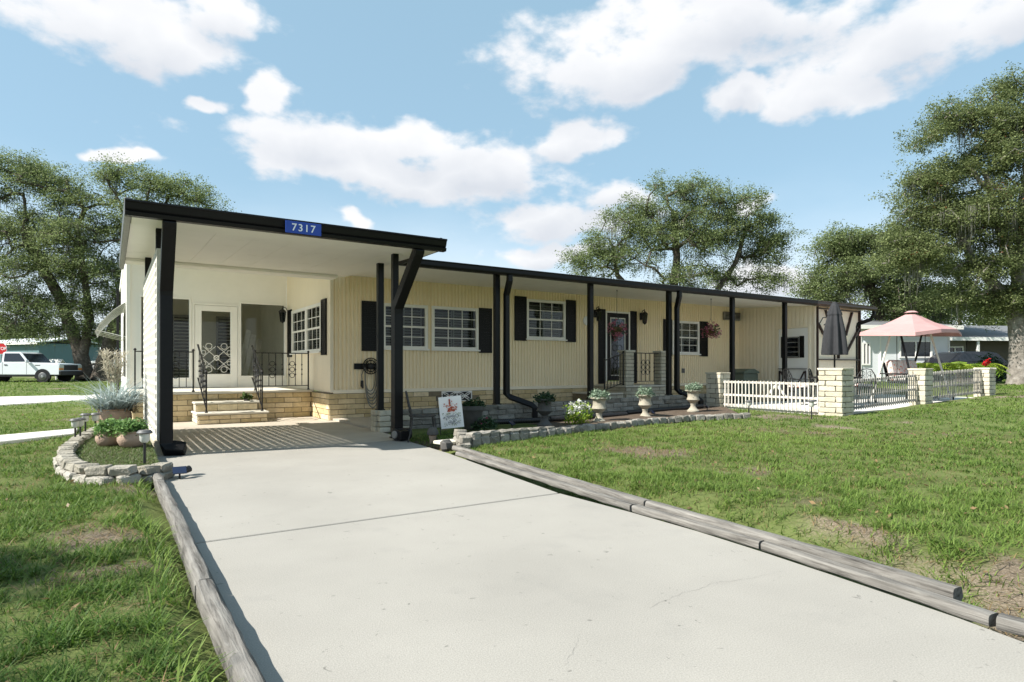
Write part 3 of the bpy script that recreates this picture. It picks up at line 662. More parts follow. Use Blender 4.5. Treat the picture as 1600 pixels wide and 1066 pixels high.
for a, b, z0, z1 in w_cols: window(house, FO, X1, FN, fa(a), fa(b), z0, z1)
for a, b, z0, z1 in [(565, 589, 1.54, 2.68), (748, 768, 1.54, 2.68), (804, 822, 1.88, 3.05), (884, 899, 1.88, 3.05), (1036, 1049, 1.54, 2.68), (1093, 1105, 1.54, 2.68), (934.5, 945, .70, 2.86), (984.5, 994, .70, 2.86)]:
    shutter(house, FO, X1, FN, fa(a), fa(b), z0, z1)
# entry door: black frame, tall leaded glass
dm = MB(); d0, d1, dz0, dz1 = door
for A in ((d0, d0 + .05, dz0, dz1), (d1 - .05, d1, dz0, dz1), (d0 + .05, d1 - .05, dz1 - .05, dz1)): wbox(dm, FO, X1, FN, A[0], A[1], -.05, .035, A[2], A[3])
dfr = dm.build('door_frame', 'white_paint', house, bevel=.004)
dm = MB(); e0, e1, ez0, ez1 = d0 + .055, d1 - .055, dz0 + .01, dz1 - .055
for A in ((e0, e0 + .13, ez0, ez1), (e1 - .13, e1, ez0, ez1), (e0 + .13, e1 - .13, ez1 - .13, ez1), (e0 + .13, e1 - .13, ez0, ez0 + .15)): wbox(dm, FO, X1, FN, A[0], A[1], -.03, .02, A[2], A[3])
ed = dm.build('entry_door', 'black_paint', house, bevel=.004)
wbox(MB(), FO, X1, FN, e0 + .13, e1 - .13, -.012, -.004, ez0 + .15, ez1 - .13).build('door_glass', 'glass_dark', ed)
wbox(MB(), FO, X1, FN, e0, e1, -.55, -.50, ez0, ez1).build('dark_hall', 'interior', ed)
dm = MB()
for A in ((e0 + .132, e0 + .155, ez0 + .15, ez1 - .13), (e1 - .155, e1 - .132, ez0 + .15, ez1 - .13), (e0 + .155, e1 - .155, ez1 - .155, ez1 - .132), (e0 + .155, e1 - .155, ez0 + .152, ez0 + .175)): wbox(dm, FO, X1, FN, A[0], A[1], 0, .022, A[2], A[3])
dm.build('glass_trim', 'white_paint', ed)
dm = MB(); cx = FX + (e0 + e1) / 2
for zc, rr in ((1.05, .10), (1.22, .13), (1.45, .10), (1.75, .13), (2.05, .10), (2.3, .12)):
    for s in (-1, 1): dm.ring((cx + s * rr * .75, FY - .006, zc), rr * .7, .008, X1, Z1, 12)
dm.tube([(cx, FY - .006, 1.0), (cx, FY - .006, 2.45)], .008, 5)
dm.build('leaded_scroll', 'grey_metal', ed)
MB().lathe([(.028, 0), (.03, .02), (.012, .035)], (0, 0, 0), 10).build('door_knob', 'steel', ed).location = Vector((FX + e1 - .06, FY - .03, 1.75)) - Vector(FO)
# skirt of tan brick; lower courses are hidden by the veranda slab
sk = MB().box(FX - .045, SHX, FY - .012, FY + .2, -.05, SZ - .035).build('brick_skirt', 'mortar', house)
BL, BH = .40, .117
vent_a, vent_b = xY(690, FY - .02) - FX, xY(737, FY - .02) - FX
bricks(sk, (FX - .045, FY - .012, 0), X1, FN, SHX - FX + .02, 0, 5, BH, BL, 'brick_tan', 'tan', skip=lambda a, b, z: (b - .045 > vent_a and a - .045 < vent_b and z > .33) or (a > 7.6 and b < 9.1) or (a > 1.5 and z < .1))
for i in range(2):
    va = vent_a + i * (vent_b - vent_a) / 2; vw = (vent_b - vent_a) / 2; vm = MB()
    zc0, zc1 = .335, .585; zc = (zc0 + zc1) / 2; xc = FX + va + vw / 2
    for A in ((va, va + .02, zc0, zc1), (va + vw - .02, va + vw, zc0, zc1), (va + .02, va + vw - .02, zc1 - .018, zc1), (va + .02, va + vw - .02, zc0, zc0 + .018)): wbox(vm, (FX, FY - .012, 0), X1, FN, A[0], A[1], -.01, .03, A[2], A[3])
    for s in (-1, 1):
        for t in (-1, 1):
            vm.tube([(xc + s * vw * .47 * q, FY - .03, zc + t * .115 * (q ** 2 if True else q)) for q in (0, .3, .6, .85, 1)], .012, 5)
            vm.tube([(xc + s * vw * .47 * q ** 2, FY - .03, zc + t * .115 * q) for q in (0, .3, .6, .85, 1)], .012, 5)
    vb = vm.build('vent_block', 'white_paint', house)
    wbox(MB(), (FX, FY - .012, 0), X1, FN, va + .02, va + vw - .02, .001, .004, zc0 + .018, zc1 - .018).build('vent_mesh', 'plastic_black', vb)
# side wall towards the carport (faces left)
RY1 = 17.7
SO = (FX, FY, 0)
side_holes = [(14.33 - FY, 17.05 - FY, 1.56, 2.66)]
siding((FX, RY1, 0), (0, -1, 0), (-1, 0, 0), RY1 - FY - .03, SZ, 3.95, [(RY1 - 17.02, RY1 - 14.36, 1.55, 2.64)], period=.30, depth=.004).build('side_wall', 'siding_plain', house)
wo = ((FX, RY1, 0), (0, -1, 0), (-1, 0, 0))
window(house, *wo, RY1 - 17.05, RY1 - 15.62, 1.53, 2.67); window(house, *wo, RY1 - 15.60, RY1 - 14.33, 1.53, 2.67)
shutter(house, *wo, RY1 - 17.5, RY1 - 17.08, 1.45, 2.72); shutter(house, *wo, RY1 - 14.30, RY1 - 13.93, 1.45, 2.72)
sk2 = MB().box(FX - .045, FX + .1, FY + .003, 15.02, -.05, SZ - .02).build('brick_skirt', 'mortar', house)
bricks(sk2, (FX - .045, 15.0, 0), (0, -1, 0), (-1, 0, 0), 15.0 - FY + .02, 0, 5, BH, BL, 'brick_tan', 'tan')
# roof sheet, soffit and gutter of the veranda
EY, EX1 = 10.6, xY(1368, 10.6)
MB().add([(4.36, EY, 3.19), (EX1, EY, 3.19), (EX1, 19, 3.72), (4.36, 19, 3.72), (4.36, EY, 3.16), (EX1, EY, 3.16), (EX1, 19, 3.66), (4.36, 19, 3.66)],
         [(0, 1, 2, 3), (7, 6, 5, 4), (0, 4, 5, 1), (1, 5, 6, 2), (2, 6, 7, 3), (3, 7, 4, 0)]).build('roof', 'white_paint', house)
for i in range(18):                            # soffit of wide aluminium pans, each a shallow tray
    a = 4.36 + (EX1 - 4.36) * i / 18; b = 4.36 + (EX1 - 4.36) * (i + 1) / 18 - .012
    if a > SHX + .2: zb = 3.10
    MB().add([(a, EY + .05, 3.065), (b, EY + .05, 3.065), (b, FY - .001, 3.225), (a, FY - .001, 3.225), (a, EY + .05, 3.095), (b, EY + .05, 3.095), (b, FY - .001, 3.255), (a, FY - .001, 3.255)],
             [(3, 2, 1, 0), (4, 5, 6, 7), (0, 1, 5, 4), (1, 2, 6, 5), (2, 3, 7, 6), (3, 0, 4, 7)]).build('soffit_panel', 'soffit', house)
gprof = [(0, 0), (-.085, .01), (-.11, .05), (-.11, .115), (-.125, .135), (-.115, .145), (-.0, .13)]
XB = xY(1275, 10.6)
MB().extrude(gprof, (4.36, EY + .05, 3.03), Y1, Z1, X1, XB - 4.36).build('gutter', 'black_paint', house)
MB().extrude(gprof, (XB + .002, EY + .05, 3.03), Y1, Z1, X1, EX1 - XB).build('gutter', 'brown_metal', house)
# veranda posts and downspouts
PY = 10.85
WT = lambda x: .385 + .014 * max(0, x - 5)         # top of the low stone wall
for u in (594, 776, 922.5, 1045, 1144, 1226):
    X = xY(u, PY); zb = WT(X) - .003 if X < 12.6 else .187
    m = MB().box(X - .055, X + .055, PY - .055, PY + .055, zb, 3.075); m.box(X - .075, X + .075, PY - .075, PY + .075, zb, zb + .02)
    m.build('post', 'black_paint', house, bevel=.006)
def leader(parent, pts, w, name='downspout'): return MB().tube(pts, w * .7071, 4, True, math.pi / 4).build(name, 'black_paint', parent, bevel=.008)
for u, uo in ((776, 787), (1045, 1052)):
    X = xY(u, PY); Xg = xY(uo + 8, EY); zb = WT(X)
    leader(house, [(Xg, EY - .03, 3.04), (Xg, EY - .03, 2.93), (X + .17, PY - .11, 2.66), (X + .17, PY - .11, 2.5), (X + .17, PY - .11, .62), (X + .22, PY - .16, .56), (X + .58, PY - .42, .40), (X + .64, PY - .46, .34), (X + .64, PY - .46, .10)], .10)
leader(house, [(EX1 - .12, EY - .01, 3.03), (EX1 - .12, EY - .01, 2.92), (EX1 - .2, EY + .05, 2.75), (EX1 - .55, EY + .3, 2.6), (EX1 - .6, EY + .33, 2.5), (EX1 - .6, EY + .33, .2)], .09)

# storage room at the end: plain side wall with a door, half-timbered front
SY = 10.9; SX1 = xY(1342, SY)
siding((SHX, FY, 0), (0, -1, 0), (-1, 0, 0), FY - SY - .03, .03, lambda a: 3.22 - .055 * a, [], period=.14, depth=.008).build('storage_side_wall', 'siding_plain', house)
MB().box(SHX - .02, SHX + .06, SY - .018, SY + .03, .19, 3.06).build('corner_trim', 'siding_plain', house)
siding((SHX + .04, SY, 0), X1, FN, SX1 - SHX - .04, .2, 3.08, [], period=.12, depth=.006).build('storage_front_wall', 'siding_plain', house)
MB().box(SX1 - .02, SX1, SY + .02, FY, .2, 3.08).build('storage_end_wall', 'siding_plain', house)
tb = [((SHX + .06, .2), (SHX + .06, 3.05)), ((SX1 - .03, .2), (SX1 - .03, 3.05)), ((SHX + .12, 3.0), (SX1 - .09, 3.0)), ((SHX + .12, 1.42), (SX1 - .09, 1.42)),
      ((SHX + .10, 2.55), (SHX + .95, 1.62)), ((SHX + .52, 2.96), (SHX + .98, 2.2)), ((SX1 - .08, 2.45), (SX1 - .85, 1.62)), ((SX1 - .50, 2.96), (SX1 - .86, 2.2)), ((SHX + 1.25, 2.96), (SHX + 1.25, 1.46))]
for (a, b), (c, d) in tb:
    MB().bar((a, SY - .022 - random.uniform(0, .004), b), (c, SY - .022 - random.uniform(0, .004), d), .035, .11, (0, 1, 0) if abs(a - c) > .01 else (0, 1, 0)).build('timber_trim', 'brown_metal', house)
ya, yb = yX(1217, SHX), yX(1263, SHX)
m = MB()
so = ((SHX, FY, 0), (0, -1, 0), (-1, 0, 0)); q0, q1 = FY - ya, FY - yb
for A in ((q0 - .06, q0, .2, 2.42), (q1, q1 + .06, .2, 2.42), (q0 - .06, q1 + .06, 2.42, 2.48)): wbox(m, *so, A[0], A[1], .002, .03, A[2], A[3])
m.build('door_frame', 'siding_plain', house)
sdoor = wbox(MB(), *so, q0 + .005, q1 - .005, .002, .022, .22, 2.41).build('storage_door', 'white_paint', house, bevel=.004)
for i in range(4): wbox(MB(), *so, q0 + .3, q1 - .32, .024 + .0, .03, 1.52 + i * .15, 1.52 + i * .15 + .14).build('jalousie_pane', 'glass_dark', sdoor)
m = MB()
for A in ((q0 + .27, q0 + .3, 1.48, 2.14), (q1 - .32, q1 - .29, 1.48, 2.14), (q0 + .3, q1 - .32, 2.12, 2.14), (q0 + .3, q1 - .32, 1.48, 1.51), (q0 + .3, q1 - .32, 1.80, 1.83)): wbox(m, *so, A[0], A[1], .023, .045, A[2], A[3])
m.build('window_frame', 'grey_metal', sdoor)
for A in ((q0 + .1, q0 + .25), (q1 - .27, q1 - .12)): wbox(MB(), *so, A[0], A[1], .024, .04, 1.48, 2.16).build('shutter', 'black_paint', sdoor)
MB().lathe([(.03, 0), (.03, .03)], (0, 0, 0), 10).build('door_knob', 'steel', sdoor).location = Vector((SHX - .03, FY - q0 - .08, 1.15)) - Vector(FO)
for (a, b), (c, d) in (((q0 + .02, 1.13), (q1 - .02, 1.13)), ((q0 + .10, 1.05), (q0 + .45, .4)), ((q1 - .10, 1.05), (q1 - .45, .4)), ((q0 + .06, .25), (q0 + .06, 1.07)), ((q1 - .06, .25), (q1 - .06, 1.07))):
    MB().bar((SHX - .036, FY - a, b), (SHX - .036, FY - c, d), .02, .10, (1, 0, 0)).build('timber_trim', 'brown_metal', sdoor)
# louvre of the wall air conditioner, wall outlet, plaque
m = wbox(MB(), FO, X1, FN, fa(1129), fa(1154), .004, .09, 2.78, 3.05)
acu = m.build('air_conditioner_grille', 'curtain', house, bevel=.01)
for i in range(5): wbox(MB(), FO, X1, FN, fa(1129) + .03, fa(1154) - .03, .092, .10, 2.82 + i * .045, 2.84 + i * .045).build('louver', 'plastic_black', acu)
wbox(MB(), FO, X1, FN, fa(1065), fa(1069), .002, .03, 1.0, 1.14).build('outlet_box', 'grey_metal', house)

# ---- screened porch with brick plinth
PZ, PYF, PXL = .64, 15.0, .36
pl = MB().box(PXL + .05, FX - .05, PYF + .012, RY1 + 3.4, -.05, PZ - .055).build('porch_plinth', 'mortar', house)
bricks(pl, (PXL + .05, PYF + .012, 0), X1, FN, FX - .1 - PXL, 0, 5, BH, BL, 'brick_tan', 'tan')
bricks(pl, (PXL + .05, 17.7, 0), (0, -1, 0), (-1, 0, 0), 2.68, 0, 5, BH, BL, 'brick_tan', 'tan')
MB().box(PXL, FX - .003, PYF - .05, RY1 + 3.4, PZ - .053, PZ).build('porch_floor', 'cap_concrete', house, bevel=.012)
stx0, stx1, sf = 1.5, 2.8, 13.95
for i, (yf, zt) in enumerate(((sf, .235), (sf + .48, .435))):
    x0, x1 = (stx0 - .02, stx1 + .05) if i == 0 else (stx0, stx1 - .03)
    stp = MB().box(x0 + .02, x1 - .02, yf + .03, PYF - .052, .003 if i == 0 else .237, zt - .048).build('step', 'mortar', house)
    MB().box(x0 - .02, x1 + .02, yf, PYF - .053, zt - .046, zt).build('step_tread', 'cap_concrete', stp, bevel=.015)
    zb = .005 if i == 0 else .238; hh = (zt - .05 - zb) / (2 if i == 0 else 1)
    bricks(stp, (x0 + .02, yf + .03, 0), X1, FN, x1 - x0 - .04, zb, 2 if i == 0 else 1, hh, BL, 'brick_tan', 'tanstep%d' % i, amp=.003)
    bricks(stp, (x0 + .02, PYF - .06, 0), (0, -1, 0), (-1, 0, 0), PYF - .06 - yf - .03, zb, 2 if i == 0 else 1, hh, BL, 'brick_pale', 'palestep%d' % i, amp=.003)
# glazed back wall
bx = lambda u: xY(u, RY1)
BO = (0, RY1, 0)
win_l, dr_w, win_r = (bx(217), bx(299)), (bx(304), bx(371)), (bx(373.5), bx(447))
op = [(win_l[0], win_l[1], .86, 2.95), (dr_w[0], dr_w[1], PZ, 2.78), (win_r[0], win_r[1], .90, 2.92)]
def panel_wall(x0, x1, z0, z1, ops):
    m = MB(); xs = sorted({x0, x1, *[o[0] for o in ops], *[o[1] for o in ops]})
    for a, b in zip(xs[:-1], xs[1:]):
        c = (a + b) / 2; s = [(z0, z1)]
        for o in ops:
            if o[0] < c < o[1]: s = [(z0, o[2]), (o[3], z1)]
        for p, q in s:
            if q - p > .01: m.box(a, b, RY1, RY1 + .1, p, q)
    return m
panel_wall(PXL + .0, FX - .002, PZ + .001, 3.95, op).build('porch_wall', 'white_paint', house)
for z in np.arange(PZ + .22, 3.9, .23):
    pass
for (x0, x1, z0, z1) in (op[0], op[2]):
    m = MB(); f = .05
    for A in ((x0, x0 + f, z0, z1), (x1 - f, x1, z0, z1), (x0 + f, x1 - f, z1 - f, z1), (x0 + f, x1 - f, z0, z0 + f)): wbox(m, BO, X1, FN, A[0], A[1], -.08, .025, A[2], A[3])
    pw = m.build('porch_window', 'white_paint', house, bevel=.005)
    wbox(MB(), BO, X1, FN, x0 + f, x1 - f, -.03, -.024, z0 + f, z1 - f).build('pane', 'glass_clear', pw)
x0, x1, z0, z1 = op[1]; m = MB()
for A in ((x0, x0 + .16, z0, z1), (x1 - .17, x1, z0, z1), (x0 + .16, x1 - .17, z1 - .16, z1), (x0 + .16, x1 - .17, z0, z0 + .36)): wbox(m, BO, X1, FN, A[0] + (.008 if A[0] == x0 else 0), A[1] - (.008 if A[1] == x1 else 0), -.07, .012, A[2] + .01, A[3] - (.008 if A[3] == z1 else 0))
pd = m.build('porch_door', 'white_paint', house, bevel=.006)
wbox(MB(), BO, X1, FN, x0 + .16, x1 - .17, -.04, -.034, z0 + .36, z1 - .16).build('door_glass', 'glass_clear', pd)
m = MB(); cx, cz = (x0 + x1) / 2, 1.42                      # white scrollwork grille on the lower glass
for s in (-1, 1):
    m.tube([(cx - s * .32, RY1 - .02, cz - .30), (cx + s * .32, RY1 - .02, cz + .30)], .007, 5)
    m.tube([(cx - s * .32, RY1 - .02, cz + .02), (cx - s * .02, RY1 - .02, cz + .30)], .007, 5); m.tube([(cx - s * .32, RY1 - .02, cz - .02), (cx - s * .02, RY1 - .02, cz - .30)], .007, 5)
    for t in (-1, 1):
        m.ring((cx + s * .18, RY1 - .02, cz + t * .30), .075, .007, X1, Z1, 12); m.ring((cx + s * .30, RY1 - .02, cz + t * .14), .05, .007, X1, Z1, 12)
m.ring((cx, RY1 - .02, cz), .06, .011, X1, Z1, 12)
m.build('door_grille', 'white_paint', pd)
m = MB()
for A in ((x0 - .05, x0, z0, z1 + .05), (x1, x1 + .03, z0, z1 + .05), (x0, x1, z1, z1 + .05)): wbox(m, BO, X1, FN, A[0], A[1], .002, .022, A[2], A[3])
m.build('door_frame', 'white_paint', house, bevel=.004)
# inside the porch: walls, louvred doors at the back, leaning boards
RB = RY1 + 3.3
ins = MB().box(PXL + .05, FX, RB, RB + .06, PZ, 3.95).build('porch_room', 'interior_wall', house)
MB().box(PXL, FX, RY1 + .1, RB, 3.9, 3.95).build('porch_ceiling', 'interior_wall', ins)
MB().box(FX - .04, FX, RY1 + .1, RB, PZ, 3.9).build('porch_inner_wall', 'interior_wall', ins)
for xa in (.75, 1.55, 2.75):
    m = MB()
    for A in ((xa, xa + .06, PZ + .02, 2.75), (xa + .62, xa + .68, PZ + .02, 2.75), (xa + .06, xa + .62, 2.68, 2.75), (xa + .06, xa + .62, PZ + .02, PZ + .12), (xa + .06, xa + .62, 1.55, 1.62)): m.box(A[0], A[1], RB - .05, RB - .01, A[2], A[3])
    lo = m.build('louvred_door', 'curtain', ins)
    m = MB(); m.box(xa + .06, xa + .62, RB - .012, RB - .008, PZ + .12, 2.68).build('door_backing', 'interior', lo)
    m = MB()
    for z in np.arange(PZ + .17, 2.66, .10): m.obox((xa + .34, RB - .03, z), (.55, .06, .012), Matrix.Rotation(R_(-35), 3, 'X'))
    m.build('louver_slats', 'louver', lo)
for i, (xa, tilt) in enumerate(((2.95, .22), (3.1, .25), (3.3, .2))):
    MB().bar((xa, RY1 + .9, PZ + .005), (xa + .45, RY1 + 1.6 + .1 * i, 2.25 - .12 * i), .14, .03, (0, 1, 0)).build('leaning_board', 'wood_white', ins)
# left side of the porch: corner post, boarded wall, side glazing
MB().box(PXL - .03, PXL + .07, RY1 - .04, RY1 + .12, PZ, 3.95).build('corner_post', 'white_paint', house, bevel=.01)
m = MB(); m.box(PXL - .02, PXL + .04, RY1 + .125, 26, 2.72, 3.95); m.box(PXL - .02, PXL + .04, RY1 + .125, 26, .05, .9); m.box(PXL - .02, PXL + .04, 22.2, 26, .9, 2.72)
m.build('left_side_wall', 'white_paint', house)
for y in (18.6, 19.5, 20.4, 21.3, 22.14): MB().box(PXL - .01, PXL + .04, y, y + .06, .9, 2.72).build('window_post', 'curtain', house)
MB().box(PXL + .01, PXL + .016, RY1 + .125, 22.2, .9, 2.72).build('side_glass', 'glass_clear', house)
MB().box(PXL - .06, FX + .3, 13.45, 27, 3.96, 4.08).build('porch_roof', 'white_paint', house)
leader(house, [(PXL - .12, 25.9, 3.95), (PXL - .12, 25.9, .1)], .09)
# window awning on the left side
aw = empty('window_awning', (PXL - .03, 19.2, 2.1), 'weathered green striped metal awning on the left side of the porch', 'awning')
AY0, AY1_ = 17.9, 21.6; nst = 12
for i in range(nst):
    ya_, yb_ = AY0 + (AY1_ - AY0) * i / nst, AY0 + (AY1_ - AY0) * (i + 1) / nst - .012; up = .012 * (i % 2)
    pr = [(PXL - .022, 2.78), (PXL - .30, 2.55), (PXL - .56, 2.22), (PXL - .66, 2.02)]
    MB().add([(x, y, z + up + o) for o in (0, .012) for y in (ya_, yb_) for x, z in pr],
             [(0, 1, 5, 4), (1, 2, 6, 5), (2, 3, 7, 6), (8, 12, 13, 9), (9, 13, 14, 10), (10, 14, 15, 11), (0, 8, 9, 1), (1, 9, 10, 2), (2, 10, 11, 3), (4, 5, 13, 12), (5, 6, 14, 13), (6, 7, 15, 14), (3, 11, 15, 7), (0, 4, 12, 8)]).build('awning_slat', 'awning' if i % 2 else 'white_paint', aw)
for i in range(4):
    y = AY0 + .1 + i * .9; MB().tube([(PXL - .022, y, 1.92), (PXL - .62, y, 2.07)], .012, 6).build('arm', 'white_paint', aw)

# ---- carport
CP = empty('carport', (.6, 9.5, 0), 'open carport with white ceiling, black gutters and black posts over the driveway', 'carport')
CXL, CXR, CY0, CY1 = .196, 4.34, 8.70, 13.42
def slope(y): return 2.985 + (y - CY0) * .031
MB().add([(CXL, CY0, 3.16), (CXR, CY0, 3.16), (CXR, CY1, 3.30), (CXL, CY1, 3.30), (CXL, CY0, 3.10), (CXR, CY0, 3.10), (CXR, CY1, 3.24), (CXL, CY1, 3.24)],
         [(0, 1, 2, 3), (7, 6, 5, 4), (0, 4, 5, 1), (1, 5, 6, 2), (2, 6, 7, 3), (3, 7, 4, 0)]).build('carport_roof', 'white_paint', CP)
nb = 8
for i in range(nb):
    x0 = CXL + .03 + (CXR - CXL - .04) * i / nb; x1 = CXL + .03 + (CXR - CXL - .04) * (i + 1) / nb - .004; ya_ = CY0 + .62
    MB().add([(x0, ya_, slope(ya_) + .02), (x1, ya_, slope(ya_) + .02), (x1, CY1, slope(CY1) + .02), (x0, CY1, slope(CY1) + .02), (x0, ya_, slope(ya_) + .045), (x1, ya_, slope(ya_) + .045), (x1, CY1, slope(CY1) + .045), (x0, CY1, slope(CY1) + .045)],
             [(3, 2, 1, 0), (4, 5, 6, 7), (0, 1, 5, 4), (1, 2, 6, 5), (2, 3, 7, 6), (3, 0, 4, 7)]).build('ceiling_panel', 'soffit', CP)
MB().box(CXL + .03, CXR - .01, CY0 + .03, CY0 + .60, 2.985, 3.06).build('ceiling_board', 'soffit', CP, bevel=.008)
MB().box(CXL + .03, FX + .0, CY1 - .30, CY1 - .0, 3.08, 3.14).build('ceiling_beam', 'soffit', CP, bevel=.01)
MB().box(CXL + .03, FX - .02, CY1 + .002, CY1 + .10, 3.08, 3.96).build('gable_board', 'white_paint', CP)
fprof = [(0, 0), (-.10, .0), (-.115, .045), (-.085, .06), (-.105, .085), (-.125, .15), (-.145, .165), (-.14, .185), (0, .18)]
MB().extrude(fprof, (CXL - .045, CY0 + .03, 2.965), Y1, Z1, X1, CXR - CXL + .09).build('gutter', 'black_paint', CP)
MB().box(CXL - .05, CXL + .028, CY0 + .032, CY1 + .05, 2.985, 3.20).build('side_fascia', 'grey_metal', CP, bevel=.01)
MB().box(CXL - .03, CXL - .01 + .03, CY1 + .05, CY1 + .3, 3.0, 3.2).build('side_gutter', 'grey_metal', CP)
MB().box(CXR - .008, CXR + .03, CY0 + .032, EY - .08, 2.995, 3.19).build('side_fascia', 'black_paint', CP)
px0, px1 = .60, 3.93
for X, Y in ((px0 - .03, 9.62), (xY(617, 9.62), 9.62), (px0 - .02, 12.9)):
    m = MB().box(X - .05, X + .05, Y - .05, Y + .05, -.02, slope(Y) + .018); m.box(X - .07, X + .07, Y - .07, Y + .07, -.02, .024)
    m.build('post', 'black_paint', CP, bevel=.006)
ddL, ddR = xY(259.5, 9.32), xY(620.5, 9.38)
XgL, XgR = xY(265, 8.68), xY(655, 8.68)
leader(CP, [(XgL, 8.70, 2.97), (XgL, 8.72, 2.92), (ddL, 9.30, 2.20), (ddL, 9.32, 2.10), (ddL, 9.32, .16), (ddL + .02, 9.30, .09), (ddL + .22, 9.24, .075)], .15)
leader(CP, [(XgR, 8.70, 2.97), (XgR, 8.72, 2.92), (ddR, 9.36, 2.14), (ddR, 9.38, 2.02), (ddR, 9.38, .18), (ddR, 9.36, .11), (ddR, 9.05, .09)], .145)
# end cap on the drain under the right downspout
MB().tube([(ddR - .10, 9.22, .10), (ddR + .16, 9.28, .10)], .095, 14).build('drain_pipe', 'plastic_black', CP, smooth=True)
MB().tube([(ddR - .125, 9.214, .10), (ddR - .1, 9.22, .10)], .06, 14).build('pipe_cap', 'curtain', CP)
# screen of pierced blocks on the left side
LX, LY0, LY1 = .545, 9.42, 13.25
scr = MB().box(LX - .06, LX + .06, LY0, LY1, -.03, .20).build('screen_base', 'brick_pale', CP, bevel=.012)
pit = .118; nz_ = 21
for i in range(nz_ + 1):
    z = .235 + i * pit; MB().box(LX - .026, LX + .026, LY0, LY1, z - .024, z + .024).build('screen_rail', 'screen_white', scr, bevel=.004)
nv = int((LY1 - LY0) / pit)
for i in range(nv + 1):
    y = LY0 + .03 + i * (LY1 - LY0 - .06) / nv; MB().box(LX - .024, LX + .024, y - .034, y + .034, .2, .235 + nz_ * pit).build('screen_bar', 'screen_white', scr)
# ---- blue house number on the gutter
sg = empty('house_number_sign', (xY(474, 8.53), 8.54, 3.0), 'blue 7317 house number plate hung on the black carport gutter', 'sign')
sx0, sx1 = xY(446, 8.53), xY(502, 8.53); sz0, sz1 = 2.955, 3.115
MB().box(sx0, sx1, 8.528, 8.536, sz0, sz1).build('plate', 'sign_blue', sg, bevel=.002)
def text(parent, s, size, loc, rot, mat_, name='lettering', ext=.0015, ax='CENTER', sp=1.0):
    c = bpy.data.curves.new(name, 'FONT'); c.body = s; c.size = size; c.extrude = ext; c.align_x = ax; c.align_y = 'CENTER'; c.space_character = sp; c.offset = size * .012
    t = bpy.data.objects.new('tmp', c); COL.objects.link(t); bpy.context.view_layer.update()
    me = bpy.data.meshes.new_from_object(t.evaluated_get(bpy.context.evaluated_depsgraph_get())); bpy.data.objects.remove(t)
    me.materials.clear(); me.materials.append(MATS[mat_]); o = bpy.data.objects.new(name, me); link(o, parent); o.location = Vector(loc) - wloc(parent); o.rotation_euler = rot; return o
text(sg, '7317', .135, ((sx0 + sx1) / 2, 8.525, (sz0 + sz1) / 2 - .004), (R_(90), 0, 0), 'sign_white', 'number', sp=1.22)
# ================================================================== FRONT STOOP (part of the house)
st = MB().box(11.66, 13.22, 12.32, FY - .02, .04, .625).build('front_stoop', 'mortar', house)
bricks(st, (11.66, 12.32, 0), X1, FN, 1.56, .048, 6, .096, .36, 'brick_pale', 'pale97')
bricks(st, (11.66, FY - .03, 0), (0, -1, 0), (-1, 0, 0), 1.28, .048, 6, .096, .36, 'brick_pale', 'pale97')
MB().box(11.60, 13.28, 12.26, FY - .02, .63, .685).build('stoop_slab', 'cap_concrete', st, bevel=.01)
s2 = MB().box(10.86, 11.64, 12.4, FY - .03, .04, .44).build('front_step', 'mortar', house)
bricks(s2, (10.86, 12.4, 0), X1, FN, .78, .048, 4, .098, .36, 'brick_pale', 'pale97')
MB().box(10.82, 11.595, 12.34, FY - .03, .445, .49).build('step_slab', 'cap_concrete', s2, bevel=.01)
for x0, x1 in ((11.66, 11.98), (13.0, 13.24)):
    pc = MB().box(x0 + .02, x1 - .02, 12.34, 12.60, .687, 1.58).build('stoop_pillar', 'mortar_pale', house)
    bricks(pc, (x0 + .02, 12.34, 0), X1, FN, x1 - x0 - .04, .69, 9, .099, .34, 'brick_pale', 'pale97', amp=.003)
    bricks(pc, (x0 + .02, 12.60, 0), (0, -1, 0), (-1, 0, 0), .26, .69, 9, .099, .34, 'brick_pale', 'pale97', amp=.003)
    MB().box(x0 - .02, x1 + .02, 12.30, 12.64, 1.583, 1.64).build('pillar_cap', 'cap_concrete', pc, bevel=.01)

# ================================================================== IRON RAILINGS
def railing(label, p0, p1, h, nb, base=.10, post0=True, post1=True, twist=True, scroll=(), r=.010, drop=0.0):
    p0, p1 = Vector(p0), Vector(p1); t = empty('iron_railing', p0, label, 'railing', None); d = p1 - p0; up = Vector((0, 0, 1))
    MB().bar(p0 + up * h, p1 + up * h, .034, .022).build('top_rail', 'black_iron', t)
    MB().bar(p0 + up * base, p1 + up * base, .024, .016).build('bottom_rail', 'black_iron', t)
    for e, f in ((p0, post0), (p1, post1)):
        if f:
            m = MB().tube([e - up * .0, e + up * (h + .03)], .020, 4, True, math.pi / 4)
            m.lathe([(.03, 0), (.03, .02), (.02, .03)], e, 8); m.lathe([(.024, 0), (.03, .02), (.012, .05)], e + up * (h + .02), 8); m.build('post', 'black_iron', t)
    for i in range(1, nb):
        q = p0 + d * (i / nb); m = MB().tube([q + up * base, q + up * (h - .008)], r, 4, True, math.pi / 4)
        if twist:
            for zz in (.35, .5, .65): m.lathe([(r * .8, -.03), (r * 2.0, 0), (r * .8, .03)], q + up * (base + (h - base) * zz), 6)
        m.build('baluster', 'black_iron', t)
    dn = d.normalized()
    for i in scroll:
        q = p0 + d * ((i + .5) / nb); w = d.length / nb * .42; m = MB()
        for zz in (.32, .5, .68): m.ring(q + up * (base + (h - base) * zz), w * .9, .007, dn, up, 10)
        m.build('scroll', 'black_iron', t)
    return t
ry = PYF + .03
railing('black iron railing along the porch edge left of the steps', (PXL + .08, ry, PZ), (stx0 + .02, ry, PZ), .86, 8, scroll=(2, 5))
